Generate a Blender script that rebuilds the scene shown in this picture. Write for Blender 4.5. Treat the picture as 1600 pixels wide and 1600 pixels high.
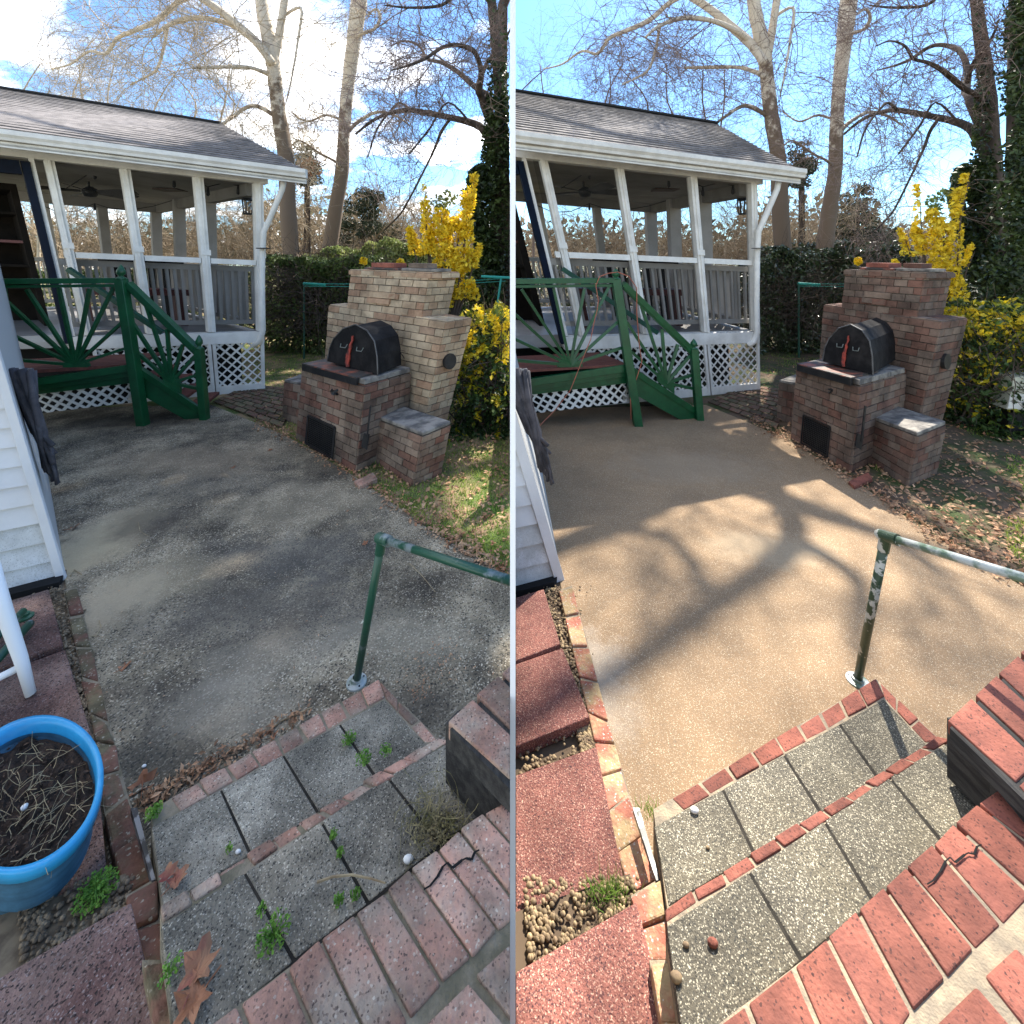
import bpy, bmesh, math, random
from mathutils import Vector, Matrix, noise
R=math.radians
for o in list(bpy.data.objects): bpy.data.objects.remove(o)
SC=bpy.context.scene; C=SC.collection
# ------------------------------------------------------------------ camera, sky, sun, exposure
CZ=1.55; F=700.0; HZ=410.0                      # eye height above the left patio, focal length and horizon row of a 1600 px frame
cam=bpy.data.cameras.new('camera'); co=bpy.data.objects.new('camera',cam); C.objects.link(co)
co.location=(0,0,CZ); co.rotation_euler=(R(90),0,0)
cam.sensor_width=36; cam.lens=36*F/1600; cam.shift_y=-(800-HZ)/1600; cam.clip_start=.02; cam.clip_end=900
SC.camera=co
SUN_AZ,SUN_EL=28.0,49.0
SD=Vector((math.sin(R(SUN_AZ))*math.cos(R(SUN_EL)),math.cos(R(SUN_AZ))*math.cos(R(SUN_EL)),math.sin(R(SUN_EL))))
w=bpy.data.worlds.new('World'); SC.world=w; w.use_nodes=True
nt=w.node_tree; nt.nodes.clear()
def N(nt,t,**k):
    n=nt.nodes.new(t)
    for a,b in k.items():
        if a in n.inputs: n.inputs[a].default_value=b
        else: setattr(n,a,b)
    return n
def L(nt,a,b): nt.links.new(a,b)
sky=N(nt,'ShaderNodeTexSky',sky_type='NISHITA',sun_disc=False,sun_elevation=R(SUN_EL),sun_rotation=R(SUN_AZ),air_density=1.0,dust_density=.25,ozone_density=1.2)
tc=N(nt,'ShaderNodeTexCoord'); sp=N(nt,'ShaderNodeSeparateXYZ'); L(nt,tc.outputs['Generated'],sp.inputs[0])
zz=N(nt,'ShaderNodeMath',operation='ADD'); L(nt,sp.outputs[2],zz.inputs[0]); zz.inputs[1].default_value=.18
dx=N(nt,'ShaderNodeMath',operation='DIVIDE'); L(nt,sp.outputs[0],dx.inputs[0]); L(nt,zz.outputs[0],dx.inputs[1])
dy=N(nt,'ShaderNodeMath',operation='DIVIDE'); L(nt,sp.outputs[1],dy.inputs[0]); L(nt,zz.outputs[0],dy.inputs[1])
cb=N(nt,'ShaderNodeCombineXYZ'); L(nt,dx.outputs[0],cb.inputs[0]); L(nt,dy.outputs[0],cb.inputs[1])
nz=N(nt,'ShaderNodeTexNoise'); L(nt,cb.outputs[0],nz.inputs['Vector']); nz.inputs['Scale'].default_value=1.7; nz.inputs['Detail'].default_value=7; nz.inputs['Roughness'].default_value=.52
cr=N(nt,'ShaderNodeValToRGB'); cr.color_ramp.elements[0].position=.485; cr.color_ramp.elements[1].position=.60; L(nt,nz.outputs['Fac'],cr.inputs[0])
mk=N(nt,'ShaderNodeMapRange'); L(nt,sp.outputs[0],mk.inputs[0]); mk.inputs[1].default_value=.002; mk.inputs[2].default_value=-.01   # the cloud bank lies to the left of the view axis
mm=N(nt,'ShaderNodeMath',operation='MULTIPLY'); L(nt,cr.outputs[0],mm.inputs[0]); L(nt,mk.outputs[0],mm.inputs[1])
mx=N(nt,'ShaderNodeMix',data_type='RGBA'); L(nt,mm.outputs[0],mx.inputs[0]); 
fy=N(nt,'ShaderNodeMapRange'); fy.inputs[1].default_value=-.1; fy.inputs[2].default_value=.5; L(nt,sp.outputs[1],fy.inputs[0])   # clear blue towards the woods
tm=N(nt,'ShaderNodeMix',data_type='RGBA',blend_type='MULTIPLY'); L(nt,fy.outputs[0],tm.inputs[0]); L(nt,sky.outputs[0],tm.inputs[6]); tm.inputs[7].default_value=(.56,.80,1.0,1); L(nt,tm.outputs[2],mx.inputs[6]); mx.inputs[7].default_value=(11.6,11.3,10.9,1)
bg=N(nt,'ShaderNodeBackground'); bg.inputs[1].default_value=.12; L(nt,mx.outputs[2],bg.inputs[0])
wo=N(nt,'ShaderNodeOutputWorld'); L(nt,bg.outputs[0],wo.inputs[0])
sl=bpy.data.lights.new('sun','SUN'); sl.energy=5.0; sl.angle=R(.5); sl.color=(1,.93,.82)
so=bpy.data.objects.new('sun',sl); C.objects.link(so); so.rotation_euler=(-SD).to_track_quat('-Z','Y').to_euler(); so.location=SD*60
SC.view_settings.view_transform='Standard'; SC.view_settings.look='None'; SC.view_settings.gamma=1; SC.view_settings.exposure=1.55

# ------------------------------------------------------------------ materials
MATS={}
def mat(name,c1,c2=None,scale=6.,rough=.8,bump=.0,bscale=40.,tint=0.,metal=0.,speck=None,lo=.4,hi=.6,trans=0.,detail=6,spec=.35,stretch=None,alpha=None,tintcol=None,grime=None):
    """c1/c2 mixed by noise; speck=(colour,scale,threshold); tint = strength of the per-face 'tint' attribute"""
    m=bpy.data.materials.new(name); m.use_nodes=True; t=m.node_tree; t.nodes.clear()
    out=N(t,'ShaderNodeOutputMaterial'); b=N(t,'ShaderNodeBsdfPrincipled'); b.inputs['Roughness'].default_value=rough; b.inputs['Metallic'].default_value=metal
    b.inputs['Specular IOR Level'].default_value=spec
    g=N(t,'ShaderNodeNewGeometry'); vec=g.outputs['Position']
    if stretch:
        mp=N(t,'ShaderNodeMapping'); mp.inputs['Scale'].default_value=stretch; L(t,vec,mp.inputs[0]); vec=mp.outputs[0]
    c2=c2 or c1
    n1=N(t,'ShaderNodeTexNoise'); n1.inputs['Scale'].default_value=scale; n1.inputs['Detail'].default_value=detail; n1.inputs['Roughness'].default_value=.6; L(t,vec,n1.inputs['Vector'])
    r1=N(t,'ShaderNodeMapRange'); r1.inputs[1].default_value=lo; r1.inputs[2].default_value=hi; L(t,n1.outputs['Fac'],r1.inputs[0])
    mx=N(t,'ShaderNodeMix',data_type='RGBA'); L(t,r1.outputs[0],mx.inputs[0]); mx.inputs[6].default_value=(*c1,1); mx.inputs[7].default_value=(*c2,1)
    col=mx.outputs[2]
    if speck:
        for (sc,ss,th) in speck:
            v=N(t,'ShaderNodeTexVoronoi'); v.inputs['Scale'].default_value=ss; L(t,g.outputs['Position'],v.inputs['Vector'])
            sv=N(t,'ShaderNodeSeparateColor'); L(t,v.outputs['Color'],sv.inputs[0])
            gt=N(t,'ShaderNodeMath',operation='GREATER_THAN'); L(t,sv.outputs[0],gt.inputs[0]); gt.inputs[1].default_value=th
            ml=N(t,'ShaderNodeMath',operation='MULTIPLY'); L(t,gt.outputs[0],ml.inputs[0]); L(t,sv.outputs[1],ml.inputs[1])
            m2=N(t,'ShaderNodeMix',data_type='RGBA'); L(t,ml.outputs[0],m2.inputs[0]); L(t,col,m2.inputs[6]); m2.inputs[7].default_value=(*sc,1); col=m2.outputs[2]
    if tint or tintcol:
        a=N(t,'ShaderNodeAttribute',attribute_name='tint')
        if tintcol:
            rr=N(t,'ShaderNodeValToRGB'); e=rr.color_ramp.elements
            for i,(p,c) in enumerate(tintcol):
                el=e[i] if i<2 else e.new(p)
                el.position=p; el.color=(*c,1)
            L(t,a.outputs['Fac'],rr.inputs[0])
            m4=N(t,'ShaderNodeMix',data_type='RGBA'); m4.inputs[0].default_value=.62; L(t,col,m4.inputs[6]); L(t,rr.outputs[0],m4.inputs[7]); col=m4.outputs[2]
        if tint:
            mr=N(t,'ShaderNodeMapRange'); L(t,a.outputs['Fac'],mr.inputs[0]); mr.inputs[3].default_value=1-tint; mr.inputs[4].default_value=1+tint
            m3=N(t,'ShaderNodeVectorMath',operation='SCALE'); L(t,col,m3.inputs[0]); L(t,mr.outputs[0],m3.inputs[3]); col=m3.outputs[0]
    if grime:
        n3=N(t,'ShaderNodeTexNoise'); n3.inputs['Scale'].default_value=grime[0]; n3.inputs['Detail'].default_value=9; n3.inputs['Roughness'].default_value=.68; L(t,g.outputs['Position'],n3.inputs['Vector'])
        r3=N(t,'ShaderNodeMapRange'); r3.inputs[1].default_value=.40; r3.inputs[2].default_value=.60; r3.inputs[3].default_value=1-grime[1]; r3.inputs[4].default_value=1.; L(t,n3.outputs['Fac'],r3.inputs[0])
        v3=N(t,'ShaderNodeVectorMath',operation='SCALE'); L(t,col,v3.inputs[0]); L(t,r3.outputs[0],v3.inputs[3]); col=v3.outputs[0]
    L(t,col,b.inputs['Base Color'])
    if bump:
        n2=N(t,'ShaderNodeTexNoise'); n2.inputs['Scale'].default_value=bscale; n2.inputs['Detail'].default_value=5; L(t,vec,n2.inputs['Vector'])
        bp=N(t,'ShaderNodeBump'); bp.inputs['Strength'].default_value=bump; bp.inputs['Distance'].default_value=.01; L(t,n2.outputs['Fac'],bp.inputs['Height']); L(t,bp.outputs[0],b.inputs['Normal'])
    sh=b.outputs[0]
    if trans:
        tr=N(t,'ShaderNodeBsdfTranslucent'); L(t,col,tr.inputs[0]); ms=N(t,'ShaderNodeMixShader'); ms.inputs[0].default_value=trans; L(t,sh,ms.inputs[1]); L(t,tr.outputs[0],ms.inputs[2]); sh=ms.outputs[0]
    if alpha is not None:
        tr=N(t,'ShaderNodeBsdfTransparent'); ms=N(t,'ShaderNodeMixShader'); ms.inputs[0].default_value=alpha; L(t,tr.outputs[0],ms.inputs[1]); L(t,sh,ms.inputs[2]); sh=ms.outputs[0]
    L(t,sh,out.inputs[0]); MATS[name]=m; m['col']=0
    return m
def bark(name,pale,brown,z0,z1):
    m=mat(name,pale,brown,scale=3.,rough=.9,bump=.5,bscale=14,lo=.42,hi=.52,detail=8)
    t=m.node_tree; g=[n for n in t.nodes if n.bl_idname=='ShaderNodeNewGeometry'][0]
    mx=[n for n in t.nodes if n.bl_idname=='ShaderNodeMix'][0]; mr=[n for n in t.nodes if n.bl_idname=='ShaderNodeMapRange'][0]
    s=N(t,'ShaderNodeSeparateXYZ'); L(t,g.outputs['Position'],s.inputs[0])
    r=N(t,'ShaderNodeMapRange'); r.inputs[1].default_value=z0; r.inputs[2].default_value=z1; r.inputs[3].default_value=.30; r.inputs[4].default_value=-.22; L(t,s.outputs[2],r.inputs[0])
    no=[n for n in t.nodes if n.bl_idname=='ShaderNodeTexNoise'][0]
    a=N(t,'ShaderNodeMath',operation='ADD'); L(t,no.outputs['Fac'],a.inputs[0]); L(t,r.outputs[0],a.inputs[1]); L(t,a.outputs[0],mr.inputs[0])
    return m
def blotch(m,spots,k=1.):
    """mix a second colour into a ground material inside soft round stains: spots=[(x,y,r,colour,strength)]"""
    t=m.node_tree; b=[n for n in t.nodes if n.bl_idname=='ShaderNodeBsdfPrincipled'][0]
    col=b.inputs['Base Color'].links[0].from_socket; g=[n for n in t.nodes if n.bl_idname=='ShaderNodeNewGeometry'][0]
    nn=N(t,'ShaderNodeTexNoise'); nn.inputs['Scale'].default_value=5.; nn.inputs['Detail'].default_value=9; nn.inputs['Roughness'].default_value=.7; L(t,g.outputs['Position'],nn.inputs['Vector'])
    for (x,y,z,rx,ry,c,s) in spots:
        mp=N(t,'ShaderNodeVectorMath',operation='SUBTRACT'); L(t,g.outputs['Position'],mp.inputs[0]); mp.inputs[1].default_value=(x,y,z)
        dv=N(t,'ShaderNodeVectorMath',operation='DIVIDE'); L(t,mp.outputs[0],dv.inputs[0]); dv.inputs[1].default_value=(rx,ry,9)
        ln=N(t,'ShaderNodeVectorMath',operation='LENGTH'); L(t,dv.outputs[0],ln.inputs[0])
        ad=N(t,'ShaderNodeMath',operation='ADD'); L(t,ln.outputs['Value'],ad.inputs[0])
        m1=N(t,'ShaderNodeMath',operation='MULTIPLY_ADD'); L(t,nn.outputs['Fac'],m1.inputs[0]); m1.inputs[1].default_value=2.4; m1.inputs[2].default_value=-1.2; L(t,m1.outputs[0],ad.inputs[1])
        r=N(t,'ShaderNodeMapRange'); r.inputs[1].default_value=1.25; r.inputs[2].default_value=.55; r.inputs[4].default_value=s; L(t,ad.outputs[0],r.inputs[0])
        x2=N(t,'ShaderNodeMix',data_type='RGBA'); L(t,r.outputs[0],x2.inputs[0]); L(t,col,x2.inputs[6]); x2.inputs[7].default_value=(*c,1); col=x2.outputs[2]
    L(t,col,b.inputs['Base Color'])
white=mat('white_paint',(.74,.73,.69),(.62,.60,.55),scale=3,rough=.55,bump=.1,lo=.45,hi=.75,grime=(5,.14))
white_in=mat('shaded_white_paint',(.47,.45,.42),(.38,.365,.34),scale=2,rough=.7)  # white paint greyed to carry the shade inside the porch
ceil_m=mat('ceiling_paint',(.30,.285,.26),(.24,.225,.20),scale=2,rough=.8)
green=mat('green_paint',(.005,.092,.030),(.004,.066,.024),scale=6,rough=.38,bump=.06,spec=.5,lo=.3,hi=.8,grime=(9,.3))
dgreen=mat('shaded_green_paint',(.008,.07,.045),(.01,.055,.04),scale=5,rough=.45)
navy=mat('navy_paint',(.002,.007,.02),(.002,.005,.014),rough=.6,spec=.1)
deckm=mat('red_deck_boards',(.16,.055,.04),(.10,.035,.028),scale=3,rough=.85,bump=.3,stretch=(2,12,1))
floorm=mat('porch_floor_paint',(.30,.29,.28),(.22,.21,.20),scale=2,rough=.4)
blackm=mat('black_iron',(.012,.012,.014),(.03,.028,.026),scale=8,rough=.42,bump=.15,lo=.45,hi=.7)
ovenm=mat('sooty_black_steel',(.009,.009,.010),(.026,.025,.025),scale=7,rough=.68,bump=.25,lo=.42,hi=.7,spec=.12)
redm=mat('worn_red_enamel',(.36,.06,.04),(.10,.03,.028),scale=20,rough=.6)
rust=mat('rusty_iron_plate',(.05,.045,.042),(.26,.08,.05),scale=7,rough=.55,lo=.48,hi=.62)
darkw=mat('dark_cabinet_wood',(.008,.007,.006),(.014,.011,.009),rough=.9,spec=.08)
redwood=mat('red_stained_wood',(.11,.02,.016),(.07,.014,.012),rough=.5)
shing=mat('asphalt_shingle',(.13,.12,.118),(.24,.22,.215),scale=9,rough=.95,bump=.6,bscale=120,tint=.16,lo=.35,hi=.7)
screenm=mat('insect_screen',(.02,.02,.02),rough=1.,spec=0,alpha=.36)
siding=mat('white_vinyl_siding',(.60,.60,.60),(.54,.54,.54),scale=3,rough=.5,bump=.12,bscale=60,lo=.5,hi=.8,grime=(2,.08))
sidingd=mat('speckled_vinyl_siding',(.60,.62,.63),(.48,.49,.48),scale=5,rough=.5,bump=.12,bscale=60,speck=[((.35,.36,.35),306,.8)],grime=(8,.2))
bag=mat('charcoal_fabric',(.035,.035,.042),(.075,.07,.078),scale=12,rough=.85,bump=.4,bscale=30)
blue=mat('sky_blue_plastic',(.03,.33,.62),(.025,.28,.55),scale=5,rough=.35,grime=(9,.15))
blued=mat('blue_grey_pot_plastic',(.05,.15,.24),(.035,.10,.16),scale=6,rough=.5,stretch=(1,1,10),grime=(10,.35))
soil=mat('potting_soil',(.018,.013,.010),(.05,.032,.022),scale=30,rough=1,bump=1.,bscale=60)
straw=mat('dry_straw',(.42,.34,.20),(.26,.19,.11),scale=20,rough=.9,tint=.4)
plastic=mat('white_plastic',(.80,.81,.82),rough=.3)
galv=mat('green_flaking_pipe',(.008,.06,.035),(.15,.19,.20),scale=10,rough=.4,bump=.2,lo=.54,hi=.60,spec=.5)
galv2=mat('weathered_green_pipe',(.022,.045,.022),(.36,.36,.32),scale=14,rough=.42,bump=.3,lo=.545,hi=.58,spec=.5)
galvt=mat('bare_galvanised_pipe',(.34,.37,.36),(.09,.14,.10),scale=12,rough=.4,bump=.2,lo=.50,hi=.62,spec=.5)
teal=mat('teal_pole_paint',(.03,.30,.25),rough=.5)
mortar=mat('sandy_mortar',(.34,.27,.18),(.22,.18,.13),scale=20,rough=1,bump=.5,bscale=150)
mortard=mat('mossy_mortar',(.25,.21,.15),(.13,.115,.075),scale=14,rough=1,bump=.5,bscale=150)
bm_L=mat('weathered_pink_brick',(.46,.255,.185),(.40,.31,.235),scale=9,rough=.95,bump=.6,bscale=90,tint=.28,speck=[((.13,.085,.07),330,.86),((.60,.52,.42),300,.95)],grime=(7,.5))
bm_R=mat('clean_red_brick',(.30,.10,.066),(.20,.068,.048),scale=8,rough=.9,bump=.5,bscale=90,tint=.25,speck=[((.07,.03,.025),221,.88)],grime=(5,.35))
edge_L=mat('mossy_edging_brick',(.20,.10,.07),(.13,.11,.065),scale=9,rough=1,bump=.8,bscale=60,tint=.35,speck=[((.4,.36,.28),204,.93)],lo=.42,hi=.55,grime=(8,.5))
edge_R=mat('salmon_edging_brick',(.40,.15,.10),(.42,.30,.16),scale=8,rough=1,bump=.8,bscale=60,tint=.3,speck=[((.6,.55,.48),204,.94)],lo=.45,hi=.58,grime=(6,.35))
bbq_t=[(0,(.32,.22,.16)),(1,(.58,.45,.30)),(.5,(.48,.35,.23)),(.06,(.40,.20,.12)),(.8,(.42,.34,.24))]
bbq_tr=[(0,(.12,.08,.06)),(1,(.22,.165,.12)),(.5,(.165,.115,.085)),(.06,(.22,.09,.06)),(.8,(.15,.12,.095))]
bbq_L=mat('sunlit_aged_buff_brick',(.60,.47,.31),(.38,.28,.18),scale=7,rough=.95,bump=.7,bscale=80,tint=.12,tintcol=bbq_t,grime=(3,.45))  # chimney brick, lightened to stand in for sunlight on it
bbq_dk=mat('shaded_sooty_aged_brick',(.30,.21,.15),(.15,.11,.085),scale=5,rough=.95,bump=.7,bscale=80,tint=.15,tintcol=[(0,(.18,.115,.085)),(1,(.32,.25,.185)),(.5,(.24,.17,.125)),(.06,(.32,.12,.08))],grime=(2.6,.55))  # darker copy of the chimney brick: soot plus painted shade on firebox and benches
bbq_R=mat('brown_brick',(.22,.14,.105),(.12,.08,.062),scale=7,rough=.95,bump=.7,bscale=80,tint=.12,tintcol=bbq_tr,grime=(3,.5))
bmort=mat('grey_joint_mortar',(.10,.085,.065),(.055,.045,.035),scale=20,rough=1,bump=.4)
stone=mat('lichen_concrete_cap',(.26,.24,.21),(.09,.085,.08),scale=8,rough=.95,bump=.6)
pav_L=mat('grimy_aggregate_paver',(.20,.18,.14),(.40,.36,.28),scale=4,rough=.95,bump=.7,bscale=160,speck=[((.62,.57,.46),420,.84),((.03,.03,.028),380,.80)],tint=.3,lo=.4,hi=.65,grime=(6,.5))
pav_R=mat('clean_aggregate_paver',(.155,.135,.095),(.10,.09,.07),scale=3,rough=.95,bump=.7,bscale=160,speck=[((.62,.56,.42),357,.78),((.05,.05,.045),289,.74)],tint=.25,lo=.4,hi=.7,grime=(4,.3))
slab_L=mat('dark_maroon_slab',(.15,.078,.065),(.26,.165,.135),scale=4,rough=.95,bump=.8,bscale=140,speck=[((.32,.26,.24),340,.86),((.018,.014,.014),272,.72)],tint=.25,grime=(6,.45))
slab_R=mat('red_aggregate_slab',(.27,.105,.08),(.19,.072,.057),scale=4,rough=.95,bump=.8,bscale=140,speck=[((.62,.38,.28),340,.8),((.07,.03,.035),272,.74)],tint=.15,grime=(5,.3))
con_L=mat('dirty_concrete',(.105,.086,.060),(.41,.34,.23),scale=3.4,rough=.97,bump=.6,bscale=150,speck=[((.66,.58,.44),210,.78),((.035,.032,.026),190,.66)],lo=.36,hi=.64,detail=10,grime=(2.1,.5))
con_R=mat('clean_tan_concrete',(.30,.198,.112),(.23,.152,.088),scale=2.6,rough=.95,bump=.35,bscale=160,speck=[((.56,.46,.32),323,.8),((.20,.15,.10),289,.8)],lo=.35,hi=.75,detail=9,grime=(2.2,.14))
lawn_L=mat('leafy_lawn',(.085,.12,.03),(.26,.18,.105),scale=3.5,rough=1,bump=1,bscale=50,lo=.42,hi=.6,detail=9)
lawn_R=mat('leafy_lawn_earth',(.045,.065,.018),(.11,.075,.05),scale=3.5,rough=1,bump=1,bscale=50,lo=.4,hi=.58,detail=9)
grassm=mat('grass_blades',(.17,.29,.045),(.30,.36,.07),scale=2,rough=.7,tint=.4,trans=.35)
litter=mat('dead_leaves',(.30,.15,.08),(.46,.29,.17),scale=8,rough=.8,tint=.5,trans=.15)
leafm=mat('dry_orange_leaf',(.40,.19,.10),(.24,.10,.05),scale=20,rough=.7,bump=.3,trans=.15)
leafr=mat('dry_maroon_leaf',(.22,.06,.045),(.30,.15,.08),scale=15,rough=.6,bump=.3,trans=.1)
weed=mat('weed_leaves',(.10,.24,.03),(.18,.34,.05),scale=20,rough=.6,tint=.35,trans=.3)
hedge_L=mat('hedge_leaves',(.06,.10,.025),(.14,.18,.05),scale=3,rough=.5,tint=.55,trans=.2)
hedge_R=mat('holly_leaves',(.028,.05,.018),(.06,.085,.035),scale=3,rough=.28,tint=.5,trans=.08,spec=.8)
bright_h=mat('pale_hedge_leaves',(.16,.21,.05),(.26,.28,.10),scale=2,rough=.6,tint=.5,trans=.3)
yel=mat('golden_leaves',(.72,.50,.015),(.80,.62,.05),scale=5,rough=.5,tint=.3,trans=.4)
yelg=mat('lime_gold_leaves',(.07,.12,.015),(.50,.42,.02),scale=3,rough=.5,tint=.4,trans=.3,lo=.42,hi=.6)
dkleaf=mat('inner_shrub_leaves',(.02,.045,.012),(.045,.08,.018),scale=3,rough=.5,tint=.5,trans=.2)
ivy=mat('ivy_leaves',(.018,.034,.010),(.05,.075,.02),scale=3,rough=.45,tint=.5,trans=.15)
pine=mat('pine_needles',(.025,.04,.022),(.05,.06,.035),scale=2,rough=.8,tint=.5,trans=.1)
syc=bark('sycamore_bark',(.60,.53,.43),(.17,.125,.09),3.,8.5)
dkbark=mat('dark_ridged_bark',(.10,.075,.06),(.05,.038,.03),scale=6,rough=1,bump=.6,bscale=18,stretch=(1,1,.3))
twigm=mat('pale_twigs',(.50,.43,.33),(.34,.28,.21),scale=2,rough=.95)
twigd=mat('red_brown_twigs',(.26,.19,.16),(.16,.115,.10),scale=2,rough=.95)
woodm=mat('brown_thicket',(.42,.34,.24),(.24,.18,.12),scale=1.2,rough=1,tint=.45)
brownl=mat('russet_leaves',(.24,.11,.06),(.16,.09,.05),scale=2,rough=.8,tint=.4,trans=.25)
orange=mat('orange_cord',(.38,.12,.07),rough=.5)
stonew=mat('white_pebble',(.75,.75,.72),rough=.6)
gravel=mat('pea_gravel',(.30,.22,.12),(.16,.11,.065),scale=30,rough=.8,tint=.45)
gravd=mat('dull_gravel',(.22,.17,.11),(.12,.09,.06),scale=30,rough=.9,tint=.45)
ash=mat('pale_lime_stain',(.5,.48,.42),rough=1)
dark=mat('dark_gap',(.008,.008,.008),rough=1)
metalw=mat('scuffed_steel_strip',(.18,.18,.18),(.03,.03,.03),scale=15,rough=.4,lo=.48,hi=.52,metal=.3)
oldwood=mat('grey_timber',(.055,.052,.047),(.022,.021,.02),scale=6,rough=.95,bump=.5,stretch=(8,1,8))
houseb=mat('neighbour_brick',(.26,.12,.10),(.18,.09,.08),scale=6,rough=.9)
boxm=mat('cream_enamel',(.50,.50,.40),rough=.5)

# ------------------------------------------------------------------ halves of the place
class Half:
    def __init__(s,k,ox,h,side):
        s.k=k; s.ox=ox; s.h=h; s.zg=CZ-h; s.side=side; s.rng=random.Random(7+k)
    def px(s,u,v):
        return u+s.ox+(max(0,min(1.4,(v-900)/430))*14 if s.k else 0)
    def at(s,u,v,Y): return Vector(((s.px(u,v)-800)/F*Y*1., Y, CZ+(HZ-v)/F*Y))
    def g(s,u,v,z=0.):                 # point on the level z*h above the half's ground
        Y=F*(s.h*(1-z))/(v-HZ); return Vector(((s.px(u,v)-800)/F*Y,Y,s.zg+z*s.h))
    def Y(s,v): return F*s.h/(v-HZ)
LH=Half(0,0,1.55,-1); RH=Half(1,773,2.17,1)
SEAM={-1:-3.0/F,1:5.5/F}
def uv(P): return (800+F*P.x/P.y, HZ-(P.z-CZ)*F/P.y)

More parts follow.
